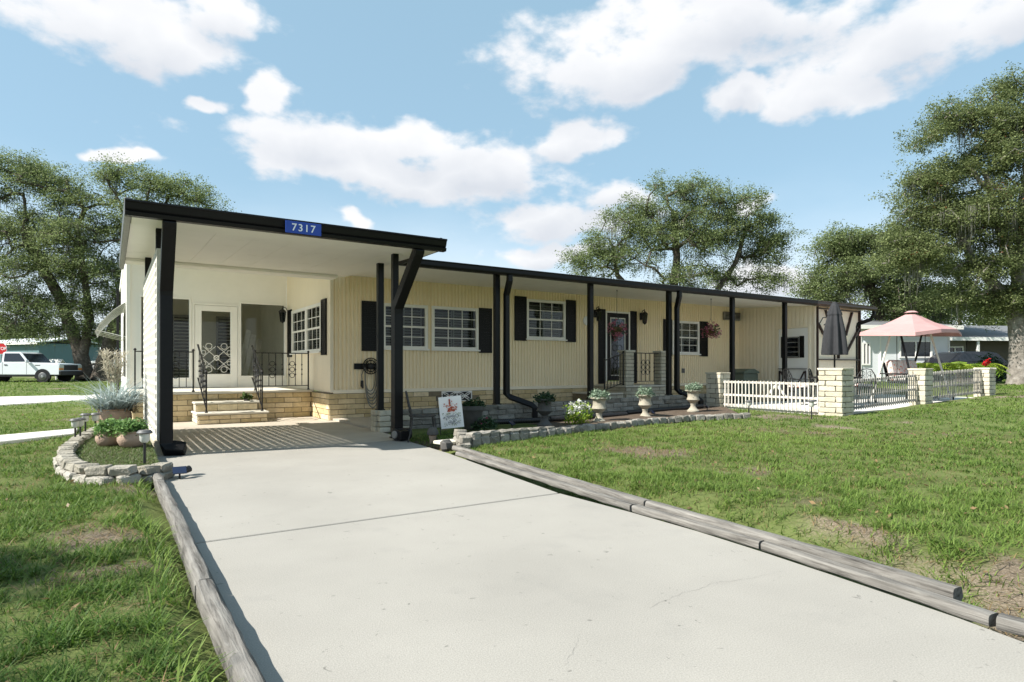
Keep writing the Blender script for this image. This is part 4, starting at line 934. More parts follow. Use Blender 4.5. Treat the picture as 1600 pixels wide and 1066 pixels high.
railing('black iron railing along the porch edge right of the steps', (stx1 - .02, ry, PZ), (FX - .12, ry, PZ), .86, 8, scroll=(2, 5))
railing('sloping black iron handrail on the left of the porch steps', (stx0 + .16, sf + .10, .237), (stx0 + .10, ry - .08, PZ + .22), .80, 6, base=.08, scroll=(2, 3), post1=False)
railing('sloping black iron handrail on the right of the porch steps', (stx1 - .06, sf + .10, .237), (stx1 - .10, ry - .08, PZ + .22), .80, 6, base=.08, scroll=(2, 3), post1=False)
railing('black iron railing between the two pale brick pillars of the front stoop', (11.99, 12.42, .687), (12.99, 12.42, .687), .88, 6, scroll=(2, 3), post0=False, post1=False)
railing('black iron stair rail beside the front stoop step', (10.95, 12.38, .492), (11.62, 12.38, .692), .86, 6, base=.07, twist=False)

# ================================================================== LOW STONE WALL, PIERS, FENCES
WY = 10.62
wx1 = 13.22
lw = MB().prism([(4.08, WY + .012), (wx1 - .02, WY + .012), (wx1 - .02, WY + .33), (4.08, WY + .33)], -.1, lambda x, y: WT(x) - .02).build('stone_wall', 'mortar_pale')
tag(lw, 'long low grey stone retaining wall in front of the veranda posts', 'wall')
bm_ = [rough_block('block', 'wall_grey', .405, .15, .092, .009, 300 + i, bev=.012) for i in range(7)]
bm_lit = [rough_block('block', 'brick_pale', .405, .15, .092, .006, 330 + i, bev=.012) for i in range(3)]  # paler blocks: sunlight on the wall's left end put into the colour
cap_ = [rough_block('cap_stone', 'wall_grey', .405, .34, .05, .005, 360 + i, bev=.012) for i in range(5)]
for r in range(4):
    a = 4.06 - (.21 if r % 2 else 0)
    while a < wx1 - .05:
        b0, b1 = max(a, 4.05), min(a + .415, wx1); a += .415
        if b1 - b0 < .06: continue
        x = (b0 + b1) / 2; pale = b0 < 4.3
        piece('block', random.choice(bm_lit if pale else bm_), lw, (x, WY + .075 - .012 + random.uniform(-.008, .008), WT(x) - .048 - .1 * r), (0, 0, random.uniform(-.02, .02)), ((b1 - b0 - .01) / .405, 1, 1))
for r in range(4): piece('block', bm_lit[r % 3], lw, (4.075, WY + .22, WT(4) - .048 - .1 * r), (0, 0, R_(90)), (.62, .7, 1))
def pier(x0, x1, y0, y1, z0, z1, label, grp=True):
    n = max(3, round((z1 - z0 - .04) / .118)); ch = (z1 - z0 - .04) / n
    t = MB().box(x0 + .03, x1 - .03, y0 + .03, y1 - .03, z0, z1 - .04).build('brick_pier', 'mortar_pale', org=(x0, y0, z0)); tag(t, label, 'pier')
    for r in range(n):
        zc = z0 + (r + .5) * ch; k = r % 2
        if k:
            parts = [((x0 + x1) / 2 - (x1 - x0) * .12, y0 + .07, (x1 - x0) * .76, .14), (x1 - (x1 - x0) * .125 , y0 + .07, (x1 - x0) * .24, .14), (x0 + .07, (y0 + .15 + y1) / 2, .14, y1 - y0 - .15), (x1 - .07, (y0 + .15 + y1) / 2, .14, y1 - y0 - .15)]
        else:
            parts = [(x0 + .07, y0 + (y1 - y0) * .35, .14, (y1 - y0) * .7), (x0 + .07, y1 - (y1 - y0) * .14, .14, (y1 - y0) * .27), ((x0 + .15 + x1) / 2, y0 + .07, x1 - x0 - .15, .14), (x1 - .07, (y0 + .15 + y1) / 2, .14, y1 - y0 - .15)]
        for cx, cy, lx, ly in parts:
            me = random.choice(PBR); piece('brick', me, t, (cx, cy, zc), None, ((lx - .008) / .4, (ly - .008) / .14, (ch - .012) / .106))
    cp_ = piece('cap_stone', random.choice(PBR), t, ((x0 + x1) / 2, (y0 + y1) / 2, z1 - .02), None, ((x1 - x0 + .02) / .4, (y1 - y0 + .02) / .14, .05 / .106))
    return t
PBR = [rough_block('brick', 'brick_pale', .4, .14, .106, .006, 400 + i, bev=.010) for i in range(6)]
pier(12.80, 13.20, 10.16, 10.60, H(13, 10.3) - .02, 1.04, 'short pale brick pier at the end of the low grey wall')
pier(12.66, 13.12, 7.0, 7.52, H(12.9, 7.2) - .06, 1.15, 'stout pale brick pier at the corner of the picket fence')
pier(16.35, 16.76, 7.04, 7.42, H(16.5, 7.2) - .06, 1.14, 'pale brick pier between the two shaded picket panels')
pier(20.02, 20.45, 7.04, 7.42, H(20.2, 7.2) - .06, 1.16, 'rightmost pale brick pier at the far end of the picket fence')
def fence(label, p0, p1, n, zb0, zb1, h, brace=False, pm='picket'):
    p0, p1 = Vector((*p0, 0)), Vector((*p1, 0)); d = p1 - p0; ax = d.normalized(); nn = Vector((-ax.y, ax.x, 0)); L_ = d.length
    t = empty('picket_fence', (p0.x, p0.y, zb0), label, 'fence')
    pk = MB().extrude([(-.014, 0), (.014, 0), (.014, h - .025), (0, h), (-.014, h - .025)], (0, -.006, 0), X1, Z1, Y1, .013).mesh('picket', pm)
    ang = math.atan2(ax.y, ax.x)
    for i in range(n):
        f = (i + .5) / n; q = p0 + d * f - nn * .017; q.z = zb0 + (zb1 - zb0) * f + random.uniform(-.006, .006)
        piece('picket', pk, t, q, (0, random.uniform(-.015, .015), ang))
    for zz in (.05, h * .45, h * .93):
        MB().bar(p0 + Z1 * (zb0 + zz), p1 + Z1 * (zb1 + zz), .018, .05).build('rail', pm, t)
    if brace:
        for s in (-1, 1): MB().bar(p0 + d * (.55 + s * .10) + nn * .03 + Z1 * (zb0 + h * .42), p0 + d * .55 + nn * .03 + Z1 * (zb0 + h * .88), .02, .05).build('brace', 'wood_white', t)
    return t
fence('pale picket fence panel with a V brace between the short pier and the corner pier', (12.93, 10.15), (12.93, 7.53), 26, H(12.9, 10) + .03, H(12.9, 7.5) + .03, .66, True)
fence('shaded picket fence panel right of the stout corner pier', (13.13, 7.25), (16.34, 7.25), 34, H(13.2, 7.2) + .05, H(16.3, 7.2) + .05, .68, False, 'picket_shaded')
fence('picket fence panel farthest right, ending at the last pier', (16.77, 7.25), (20.01, 7.25), 36, H(16.8, 7.2) + .05, H(20, 7.2) + .05, .70, False, 'picket_shaded')

# ================================================================== EDGING, RAISED BED, TIMBERS
def resample(pts, step):
    P = [Vector((p[0], p[1], 0)) for p in pts]; out = []; acc = 0
    for a, b in zip(P[:-1], P[1:]):
        l = (b - a).length; t = (b - a).normalized()
        while acc < l: out.append((a + t * acc, t)); acc += step
        acc -= l
    return out
est = [rough_block('edging_stone', 'wall_grey', .20, .16, .13, .014, 500 + i, bev=.022) for i in range(7)]
ge_ = empty('stone_edging', (*edge_pts[0], H(*edge_pts[0])), 'curved row of small grey stones edging the flower bed beside the lawn', 'edging')
for i, (p, t) in enumerate(resample([(4.30, 8.02)] + edge_pts, .215)):
    z = H(p.x, p.y); a = math.atan2(t.y, t.x)
    piece('edging_stone', random.choice(est), ge_, (p.x, p.y, z + .055 + random.uniform(-.01, .01)), (random.uniform(-.05, .05), random.uniform(-.05, .05), a + random.uniform(-.08, .08)))
    if i < 12: piece('edging_stone', random.choice(est), ge_, (p.x + .02, p.y + .03, z + .165 - .006 * i), (0, random.uniform(-.05, .05), a + random.uniform(-.08, .08)), (1, 1, .8))
rb = empty('raised_bed_wall', (-.3, 7.4, 0), 'curved two course grey block wall of the raised bed left of the driveway', 'wall')
rbm = [rough_block('block', 'block_grey', .205, .16, .084, .015, 540 + i, bev=.016) for i in range(7)]
path = resample(left_bed[:10], .212); path2 = resample([left_bed[0]] + [((a[0] + b[0]) / 2, (a[1] + b[1]) / 2) for a, b in zip(left_bed[:9], left_bed[1:10])], .212)
for r, pp in enumerate((path, path2)):
    for p, t in pp:
        n = Vector((-t.y, t.x, 0)); q = p - n * (-.05 + .012 * r)
        piece('block', random.choice(rbm), rb, (q.x, q.y, max(H(p.x, p.y), 0) + .036 + .086 * r + random.uniform(-.004, .004)), (0, random.uniform(-.03, .03), math.atan2(t.y, t.x) + random.uniform(-.07, .07)))
def log(label, p0, p1, w, h, seed, grp=None, end=True):
    p0, p1 = Vector(p0), Vector(p1); L_ = (p1 - p0).length; r = random.Random(seed); m = MB(); n = 12; k = max(6, int(L_ / .12)); vs = []; fs = []
    jit = [[r.uniform(-.09, .09) for _ in range(n)] for _ in range(k + 1)]
    for i in range(k + 1):
        x = L_ * i / k; bow = math.sin(i / k * math.pi) * .012 * r.choice((1, 1))
        for j in range(n):
            a = 2 * math.pi * (j + .5) / n; c, s_ = math.cos(a), math.sin(a); e = .5
            yy = math.copysign(abs(c) ** e, c) * w / 2 * (1 + jit[i][j]); zz = math.copysign(abs(s_) ** e, s_) * h / 2 * (1 + jit[i][j] * .6)
            vs.append((x + jit[i][j] * .02, yy + bow, zz))
    for i in range(k):
        for j in range(n): fs.append((i * n + j, i * n + (j + 1) % n, (i + 1) * n + (j + 1) % n, (i + 1) * n + j))
    fs.append(tuple(range(n - 1, -1, -1))); fs.append(tuple(k * n + j for j in range(n)))
    m.add(vs, fs); o = bpy.data.objects.new('landscape_timber', m.mesh('landscape_timber', 'weathered', True)); link(o)
    o.location = p0; d = p1 - p0; o.rotation_euler = (0, -math.asin(d.z / L_), math.atan2(d.y, d.x)); return tag(o, label, 'timber')
log('short weathered timber beside the driveway touching the raised bed wall', (.385, 7.25, .040), (.395, 6.72, .038), .082, .125, 1)
log('long weathered timber along the left driveway edge below the short timber', (.395, 6.715, .040), (.395, 3.42, .038), .082, .125, 2)
log('weathered timber along the left driveway edge at the bottom of the picture', (.395, 3.412, .040), (.40, .3, .038), .085, .125, 3)
def dpt(Y, off, z):
    return (float(xr(Y)) + off, Y, z)
yy = lambda u, v: gp(u, v)[1]
jl = [yy(708, 712), yy(985, 800), yy(1186, 861), yy(1553, 984)]
log('lower weathered timber at the driveway edge nearest the house', dpt(jl[0], .055, .022), dpt(jl[1] + .02, .058, .022), .085, .06, 4)
log('lower weathered timber in the middle of the right driveway edge', dpt(jl[1], .058, .022), dpt(jl[2] + .02, .06, .022), .085, .06, 5)
log('lower weathered timber with rotten rusty edge under the free log end', dpt(jl[2], .06, .022), dpt(jl[3] + .02, .065, .022), .085, .06, 6)
log('weathered timber cut off by the right edge of the picture', dpt(jl[3], .07, .024), dpt(jl[3] - 1.6, .09, .024), .09, .065, 7)
log('upper weathered timber from the flower bed corner along the lawn', dpt(yy(712, 706), .13, .055), dpt(yy(990, 802), .145, .052), .085, .068, 8)
log('upper weathered timber ending in a dark sawn end in the lawn', dpt(yy(990, 802) - .02, .145, .052), dpt(yy(1480, 955), .15, .055), .088, .072, 9)
MB().obox((4.17, 8.06, .075), (.42, .30, .05), Matrix.Rotation(.2, 3, 'Z')).build('paver', 'cap_concrete', org=(4.17, 8.06, .05), bevel=.01)
tag(bpy.data.objects['paver'], 'flat pale paver at the start of the timber edging', 'paver')

# ================================================================== POTS AND PLANTS
def thing_leaf(name, label, cat, loc, group=None): return empty(name, loc, label, cat, group)
def pot_profile(kind):
    if kind == 'bowl': return [(.09, 0), (.135, .03), (.165, .09), (.165, .14), (.14, .185), (.15, .20), (.15, .215), (.125, .215), (.12, .18), (.0, .17)]
    if kind == 'dark': return [(.11, 0), (.13, .02), (.155, .26), (.18, .30), (.19, .30), (.19, .36), (.165, .36), (.16, .33), (0, .32)]
    if kind == 'big': return [(.18, 0), (.26, .06), (.30, .18), (.29, .29), (.25, .34), (.27, .37), (.24, .37), (.22, .33), (0, .32)]
    if kind == 'urn': return [(.13, 0), (.13, .03), (.10, .05), (.06, .10), (.05, .14), (.06, .165), (.05, .18), (.10, .22), (.135, .26), (.13, .28), (.115, .32), (.115, .40), (.14, .435), (.165, .445), (.165, .465), (.13, .465), (.125, .43), (0, .42)]
def potted(label, kind, mat_, loc, plant, s=1.0, seed=0, cat='potted plant', name='potted_plant'):
    t = empty(name, loc, label, cat)
    wob = (lambda a, z: .035 * math.cos(a * 12) if .25 < z < .30 else 0) if kind == 'urn' else None
    pr = [(r * s, z * s) for r, z in pot_profile(kind)]
    MB().lathe(pr, loc, 24, wob).build('pot', mat_, t, True)
    top = Vector(loc) + Z1 * (max(z for r, z in pr) - .03 * s)
    if plant == 'bush': leafobj('foliage', 'sage_leaf', t, ball_pts(top + Z1 * .02, (.17 * s, .17 * s, .15 * s), 60, seed), .03, 14, .045, seed)
    if plant == 'green': leafobj('foliage', 'bright_leaf', t, ball_pts(top + Z1 * .02, ((.18 * s), .18 * s, .15 * s), 90, seed), .028, 18, .040, seed)
    if plant == 'dark': leafobj('foliage', 'dark_leaf', t, ball_pts(top, (.17 * s, .17 * s, .13 * s), 50, seed), .03, 14, .05, seed)
    return t
SB = .143
potted('round terracotta bowl of bright green leaves on the left in the raised bed', 'bowl', 'terracotta', gp(170, 697, SB), 'green', .9, 1)
potted('round terracotta bowl of bright green leaves nearest the carport post', 'bowl', 'terracotta', gp(205.5, 699, SB), 'green', .97, 2)
bigp = potted('large terracotta pot with silvery strap leaves and pale plumes by the porch', 'big', 'terracotta', (.06, 12.35, SB), None, .88, 3)
top = np.array([.06, 12.35, SB + .285]); g = np.random.default_rng(5)
V, Fc, tn = blades(top + g.normal(size=(420, 3)) * [.09, .09, .01], .74, .020, 1.05, 6, .5, 1.1)
link(bpy.data.objects.new('strap_leaves', np_mesh('strap_leaves', V - np.array(bigp.location), Fc, 'silver_leaf', tn)), bigp)
V, Fc, tn = blades(top + np.array([.16, .1, -.04]) + g.normal(size=(150, 3)) * [.10, .10, .01], .34, .012, .8, 7, .5, 1.1)
link(bpy.data.objects.new('brown_grass', np_mesh('brown_grass', V - np.array(bigp.location), Fc, 'brown_leaf', tn)), bigp)
m = MB()
for k in range(9):
    a = k * .7; m.tube([(top[0] + .02 * math.cos(a), top[1] + .02 * math.sin(a), top[2]), (top[0] + .06 * math.cos(a), top[1] + .06 * math.sin(a), top[2] + .5), (top[0] + .13 * math.cos(a), top[1] + .13 * math.sin(a), top[2] + .85)], .006, 4)
m.build('plume_stems', 'moss_bundle', bigp)
pc = np.array([[top[0] + (.06 + .10 * q) * math.cos(k * .7), top[1] + (.06 + .10 * q) * math.sin(k * .7), top[2] + .5 + .42 * q] for k in range(9) for q in np.linspace(0, 1.1, 8)])
V, Fc, tn = blades(np.repeat(pc, 8, 0) + g.normal(size=(len(pc) * 8, 3)) * .02, .16, .014, .8, 8, .6, 2.2)
link(bpy.data.objects.new('plumes', np_mesh('plumes', V - np.array(bigp.location), Fc, 'plume', tn)), bigp)
hb = lambda u, v: gp(u, v, H(*gp(u, v)[:2]) + .034)
def zb(x, y): return H(x, y) + .035
def urn_at(u, Y, lab, kind, mt, plant, s, seed):
    x = xY(u, Y); return potted(lab, kind, mt, (x, Y, zb(x, Y)), plant, s, seed, 'urn' if kind == 'urn' else 'potted plant', 'garden_urn' if kind == 'urn' else 'potted_plant')
urn_at(738, 9.35, 'dark round pot of dark green leaves behind the garden flag', 'dark', 'dark_pot', 'dark', 1.15, 11)
urn_at(851, 9.25, 'dark urn with dark green leaves beside the white flowering bush', 'urn', 'dark_pot', 'dark', 1.08, 12)
urn_at(936, 9.35, 'tan stone urn of pale succulents right of the white flowering bush', 'urn', 'urn', 'bush', 1.08, 13)
urn_at(1008, 9.55, 'tan stone urn of pale succulents below the front stoop railing', 'urn', 'urn', 'bush', 1.08, 14)
urn_at(1083, 9.75, 'tan stone urn of pale succulents nearest the short brick pier', 'urn', 'urn', 'bush', 1.08, 15)
x, Y = xY(904, 9.3), 9.3
fb = empty('flowering_bush', (x, Y, zb(x, Y)), 'bright green bush with white flowers in the stone edged bed', 'bush')
leafobj('foliage', 'fern_leaf', fb, ball_pts((x, Y, zb(x, Y) + .16), (.24, .22, .28), 60, 20, False), .05, 14, .06, 21)
for i_, p_ in enumerate(ball_pts((x, Y, zb(x, Y) + .2), (.26, .24, .30), 26, 22)): leafobj('flower', 'white_petal', fb, [p_], .02, 12, .05, 23 + i_)
MB().tube([(x, Y, zb(x, Y) - .01), (x + .02, Y, zb(x, Y) + .2)], .012, 6).build('stem', 'bark', fb)
x, Y = xY(756, 9.0), 9.0
fb = empty('flowering_plant', (x, Y, zb(x, Y)), 'small green plant with a few pink flowers by the drain pipe', 'plant')
leafobj('foliage', 'dark_leaf', fb, ball_pts((x, Y, zb(x, Y) + .06), (.22, .2, .14), 40, 30), .04, 12, .055, 31)
for i_, p_ in enumerate(ball_pts((x, Y, zb(x, Y) + .12), (.16, .15, .14), 5, 32)): leafobj('flower', 'pink_petal', fb, [p_], .015, 12, .035, 33 + i_)
MB().tube([(x, Y, zb(x, Y) - .01), (x, Y, zb(x, Y) + .1)], .01, 6).build('stem', 'bark', fb)
# potted leaf on the porch steps
sp_ = (stx1 - .28, sf + .62, .437)
tp = empty('potted_plant', sp_, 'small leafy plant in a low dish on the upper porch step', 'potted plant')
MB().lathe([(.05, 0), (.07, .04), (.06, .04), (0, .03)], sp_, 14).build('pot', 'dark_pot', tp, True)
leafobj('foliage', 'shrub_leaf', tp, ball_pts(Vector(sp_) + Z1 * .05, (.12, .09, .10), 16, 35), .025, 10, .07, 36)
# hanging baskets
def basket(u, v, Y, label, seed):
    x = xY(u, Y); z = zY(u, v, Y); zt = 3.065 + (Y - EY) * .0545; t = empty('hanging_basket', (x, Y, z), label, 'hanging basket')
    m = MB().tube([(x, Y, z + .32), (x, Y, zt - .02)], .005, 5); m.ring((x, Y, zt - .035), .018, .004, X1, Z1, 10); m.build('cord', 'black_iron', t)
    m = MB()
    for k in range(3): a = k * 2.09; m.tube([(x + .15 * math.cos(a), Y + .15 * math.sin(a), z + .02), (x, Y, z + .33)], .004, 4)
    m.build('hanger_wires', 'black_iron', t)
    MB().lathe([(.03, -.16), (.10, -.12), (.15, -.03), (.155, .02), (.14, .02), (0, .0)], (x, Y, z), 18).build('liner', 'coco', t, True)
    leafobj('foliage', 'dark_leaf', t, ball_pts((x, Y, z - .02), (.23, .23, .22), 40, seed, False), .04, 8, .055, seed)
    for i_, p_ in enumerate(ball_pts((x, Y, z - .02), (.26, .26, .26), 48, seed + 1, False)): leafobj('flower', 'pink_petal', t, [p_], .022, 9, .05, seed + 1 + i_)
basket(964, 513, 11.5, 'pink flower basket hanging in front of the black entry door', 40)
basket(1111, 516, 11.5, 'pink flower basket hanging right of the last front window', 50)

# ================================================================== SMALL THINGS IN THE BEDS
def solar(loc, label, h=.33, s=1.0):
    x, y, z = loc; t = empty('solar_light', loc, label, 'solar light')
    MB().tube([(x, y, z - .03), (x, y, z + h * .66)], .012 * s, 8).build('stake', 'plastic_black', t)
    MB().lathe([(.025 * s, h * .64), (.042 * s, h * .70), (.046 * s, h * .90), (.0, h * .90)], loc, 12).build('lens', 'lens', t, True)
    MB().lathe([(.062 * s, h * .90), (.070 * s, h * .93), (.05 * s, h * 1.0), (.0, h * 1.0)], loc, 16).build('cap', 'lamp_cap', t, True)
solar(gp(226, 726, SB), 'solar path light in front of the terracotta bowls, nearest the driveway', .36, 1.1)
solar((*gp(117.5, 690, .15)[:2], SB - .02), 'leftmost solar path light of the close trio on the bed wall', .34)
solar((*gp(125.5, 688, .15)[:2], SB - .02), 'middle solar path light of the close trio on the bed wall', .34)
solar((*gp(133.5, 681, .15)[:2], SB), 'rearmost solar path light of the close trio on the bed wall', .34)
solar((*gp(149, 680, .15)[:2], SB), 'single solar path light left of the terracotta bowls', .34)
px_ = gp(1170, 647, .16); solar((px_[0], px_[1], H(px_[0], px_[1]) - .01), 'solar path light in front of the pale picket panel, left one', .36)
px_ = gp(1268, 654, .14); solar((px_[0], px_[1], H(px_[0], px_[1]) - .01), 'solar path light beside the stout corner pier', .40)
def spot(loc, label, rz=0):
    x, y, z = loc; t = empty('solar_spotlight', loc, label, 'spotlight'); t.rotation_euler = (0, 0, 0)
    MB().tube([(x, y, z - .03), (x, y, z + .07)], .010, 6).build('stake', 'plastic_black', t)
    MB().obox((x, y, z + .09), (.13, .10, .014), Matrix.Rotation(rz, 3, 'Z') @ Matrix.Rotation(R_(38), 3, 'X')).build('solar_panel', 'solar', t, bevel=.003)
    d = Vector((math.cos(rz + .6), math.sin(rz + .6), .25)); c = Vector((x, y, z + .06)) + d * .03
    MB().tube([c, c + d * .05, c + d * .09], [.022, .034, .036], 10).build('lamp_head', 'plastic_black', t, True)
spot((.61, 7.28, .0), 'small black solar spotlight at the driveway edge by the short timber', 0)
for u, Y, l in ((800, 9.2, 'black solar spotlight in the soil left of the dark urn'), (1020, 9.75, 'black solar spotlight between the two right tan urns'), (1105, 9.8, 'black solar spotlight below the short brick pier')):
    x = xY(u, Y); spot((x, Y, zb(x, Y)), l, .5)
def pipe(x0, x1, Y, label):
    pts = []; rs = []; n = int((x1 - x0) / .02)
    for i in range(n + 1): x = x0 + (x1 - x0) * i / n; pts.append((x, Y + .05 * math.sin(x * .9), zb(x, Y) + .052)); rs.append(.055 if i % 2 else .049)
    o = MB().tube(pts, rs, 12).build('drain_pipe', 'plastic_black', None, False, org=pts[0]); tag(o, label, 'pipe')
pipe(5.35, 7.35, 9.95, 'black corrugated drain pipe behind the dark urn')
pipe(7.45, 9.55, 10.05, 'black corrugated drain pipe behind the leftmost tan urn')
pipe(9.75, 12.2, 10.25, 'black corrugated drain pipe between the two right tan urns')
# garden flag
x, Y = xY(709, 8.7), 8.7; zf = zb(x, Y)
gf = empty('garden_flag', (x, Y, zf), 'white garden flag with a floral garden print on a black stand', 'flag')
cr = Vector((CS, -SN, 0)); crn = Vector((SN, CS, 0)); o_ = Vector((x, Y, zf)); rot = Matrix.Rotation(R_(-6), 3, crn)
def fp(a, b, d=0): return o_ + rot @ (cr * a + Z1 * b - crn * d)
m = MB(); m.tube([fp(.02, -.05), fp(.02, .16)], .005, 6); m.tube([fp(-.20, .66), fp(.20, .66)], .005, 6); m.tube([fp(-.20, .66), fp(-.20, .05), fp(.02, .05)], .005, 6); m.build('stand', 'black_iron', gf)
vs = []; fs = []
for j in range(9):
    for i in range(7):
        a = -.18 + .36 * i / 6; b = .635 - .50 * j / 8; vs.append(fp(a, b, .006 + .010 * math.sin(i * 1.3 + j * .5) * j / 8))
n0 = len(vs); vs += [Vector(v) + crn * .004 for v in vs]
for j in range(8):
    for i in range(6):
        q = (j * 7 + i, j * 7 + i + 1, (j + 1) * 7 + i + 1, (j + 1) * 7 + i); fs += [q, tuple(n0 + k for k in q[::-1])]
MB().add(vs, fs).build('cloth', 'flag_cloth', gf, True)
def blobs(name, mt, pts, r0, r1, seed):
    r = random.Random(seed); m = MB()
    for a, b in pts:
        k = 7; rr = r.uniform(r0, r1); c = [fp(a + rr * math.cos(6.283 * i / k) * r.uniform(.6, 1.2), b + rr * math.sin(6.283 * i / k) * r.uniform(.6, 1.2), .022) for i in range(k)]
        m.add(c, [tuple(range(k))])
    return m.build(name, mt, gf)
r = random.Random(4)
blobs('print', 'flag_red', [(r.gauss(0, .05), .40 + abs(r.gauss(0, .07))) for _ in range(60)] + [(-.01, .5 + .012 * i) for i in range(8)], .006, .016, 1)
blobs('print', 'flag_grey', [(r.gauss(0, .06), r.uniform(.20, .34)) for _ in range(60)], .006, .016, 2)
blobs('print', 'flag_green', [(r.uniform(-.14, .14), r.uniform(.17, .38)) for _ in range(110)], .003, .009, 3)
# cast metal garden chair
def chair(loc, rz, label, mt='black_iron', h=.78, sh=.40, w=.40, cushion=None, name='garden_chair', arms=False):
    t = empty(name, (0, 0, 0), label, 'chair')
    for sx in (-1, 1):
        MB().tube([(sx * w * .42, -w * .42, sh), (sx * w * .44, -w * .46, sh * .6), (sx * w * .40, -w * .44, sh * .3), (sx * w * .46, -w * .54, 0)], [.013, .015, .011, .014], 7).build('leg', mt, t, True)
        MB().tube([(sx * w * .40, w * .40, sh), (sx * w * .41, w * .44, sh * .5), (sx * w * .44, w * .56, 0)], [.013, .012, .014], 7).build('leg', mt, t, True)
    MB().lathe([(w * .48, 0), (w * .52, .01), (w * .52, .022), (w * .45, .03), (0, .022)], (0, 0, sh), 18).build('seat', mt, t, True)
    m = MB(); m.tube([(-w * .44, w * .38, sh), (-w * .46, w * .46, sh + .12), (-w * .42, w * .54, h * .82), (-w * .22, w * .60, h), (0, w * .61, h + .02), (w * .22, w * .60, h), (w * .42, w * .54, h * .82), (w * .46, w * .46, sh + .12), (w * .44, w * .38, sh)], .013, 7)
    m.build('back_frame', mt, t, True)
    m = MB()
    for k in range(5):
        a = (k - 2) * w * .17; m.tube([(a * .6, w * .40, sh + .02), (a * 1.25, w * .49, (sh + h) / 2), (a, w * .58, h - .01 - abs(a) * .35)], .008, 5)
    for zz in (.3, .55, .78):
        for s in (-1, 1): m.ring((s * w * .17, w * .44 + zz * .07, sh + (h - sh) * zz), w * .11, .006, X1, Z1, 9)
    m.build('back_scroll', mt, t)
    if arms:
        for s in (-1, 1): MB().tube([(s * w * .46, w * .48, sh + .24), (s * w * .52, 0, sh + .26), (s * w * .52, -w * .40, sh + .22), (s * w * .46, -w * .42, sh)], .013, 6).build('armrest', mt, t, True)
    if cushion: MB().lathe([(w * .40, .03), (w * .48, .05), (w * .47, .09), (w * .3, .105), (0, .10)], (0, 0, sh), 16).build('seat_cushion', cushion, t, True)
    t.location = loc; t.rotation_euler = (0, 0, rz); return t
x, Y = xY(660, 9.0), 9.0
chair((x, Y, .004), R_(70), 'small weathered grey cast metal chair beside the right carport downspout', 'old_iron', .76, .38, .42)
# garden ornaments by the driveway corner
x, y, z = gp(676, 690, .03)
t = empty('garden_ornament', (x, y, .0), 'small mushroom shaped garden ornament in front of the metal chair', 'ornament')
MB().lathe([(.05, 0), (.045, .05), (.06, .10), (.055, .13), (0, .14)], (x, y, .0), 12).build('stem', 'terracotta', t, True)
MB().lathe([(.06, .125), (.09, .14), (.085, .19), (.05, .25), (0, .26)], (x, y, .0), 14).build('cap', 'dark_pot', t, True)
x, y, z = gp(697, 705, .0)
o = piece('garden_stone', rough_block('garden_stone', 'dark_pot', .16, .13, .15, .018, 77, bev=.04), lw, (x, y, .075)); o.parent = None; o.location = (x, y, .075); tag(o, 'small dark rounded stone at the corner of the driveway edging', 'stone')

# ================================================================== FIXTURES ON THE HOUSE
def lantern(p, n, label):
    p, n = Vector(p), Vector(n); t = empty('wall_lantern', p, label, 'lantern'); ax = Vector((-n.y, n.x, 0))
    m = MB(); m.obox(p + n * .012, (.02 if abs(n.x) > .5 else .09, .09 if abs(n.x) > .5 else .02, .22)); m.build('back_plate', 'black_iron', t, bevel=.006)
    c = p + n * .17
    MB().tube([p + n * .02 + Z1 * .05, p + n * .08 + Z1 * .16, p + n * .17 + Z1 * .19, c + Z1 * .13], .011, 7).build('arm', 'black_iron', t, True)
    MB().lathe([(.10, .04), (.105, .05), (.07, .10), (.03, .125), (.012, .16), (0, .165)], c, 6).build('roof', 'black_iron', t)
    m = MB()
    for k in range(6): a = k * math.pi / 3; m.tube([c + Vector((.088 * math.cos(a), .088 * math.sin(a), .04)), c + Vector((.06 * math.cos(a), .06 * math.sin(a), -.20))], .007, 4)
    m.lathe([(.064, -.20), (.064, -.215), (.03, -.235), (.008, -.26), (0, -.26)], c, 6); m.build('cage', 'black_iron', t)
    MB().lathe([(.055, -.198), (.080, .038), (0, .038)], c, 6).build('glass', 'glass_dark', t)
lantern((FX + fa(929.5), FY - .002, 2.72), (0, -1, 0), 'black coach lantern left of the entry door')
lantern((FX + fa(1001), FY - .002, 2.72), (0, -1, 0), 'black coach lantern right of the entry door')
lantern((FX - .002, 17.42, 2.62), (-1, 0, 0), 'black coach lantern on the side wall inside the carport')
x = FX + fa(916); o = MB().tube([(x, FY - .003, 2.50), (x, FY - .03, 2.50)], .13, 24).build('wall_thermometer', 'white_plastic', None, org=(x, FY, 2.5), bevel=.008); tag(o, 'round white wall dial partly behind a veranda post', 'dial')
gl_ = empty('barn_lamp', (SHX + .28, SY - .02, 2.6), 'black gooseneck barn lamp on the half timbered wall', 'lamp')
lx = SHX + .22
MB().tube([(lx, SY - .035, 2.55), (lx, SY - .12, 2.70), (lx + .04, SY - .24, 2.72), (lx + .08, SY - .30, 2.60)], .013, 7).build('arm', 'black_iron', gl_, True)
MB().lathe([(.19, -.10), (.18, -.08), (.10, -.02), (.04, .02), (0, .03)], (lx + .09, SY - .31, 2.57), 18).build('shade', 'black_iron', gl_, True)
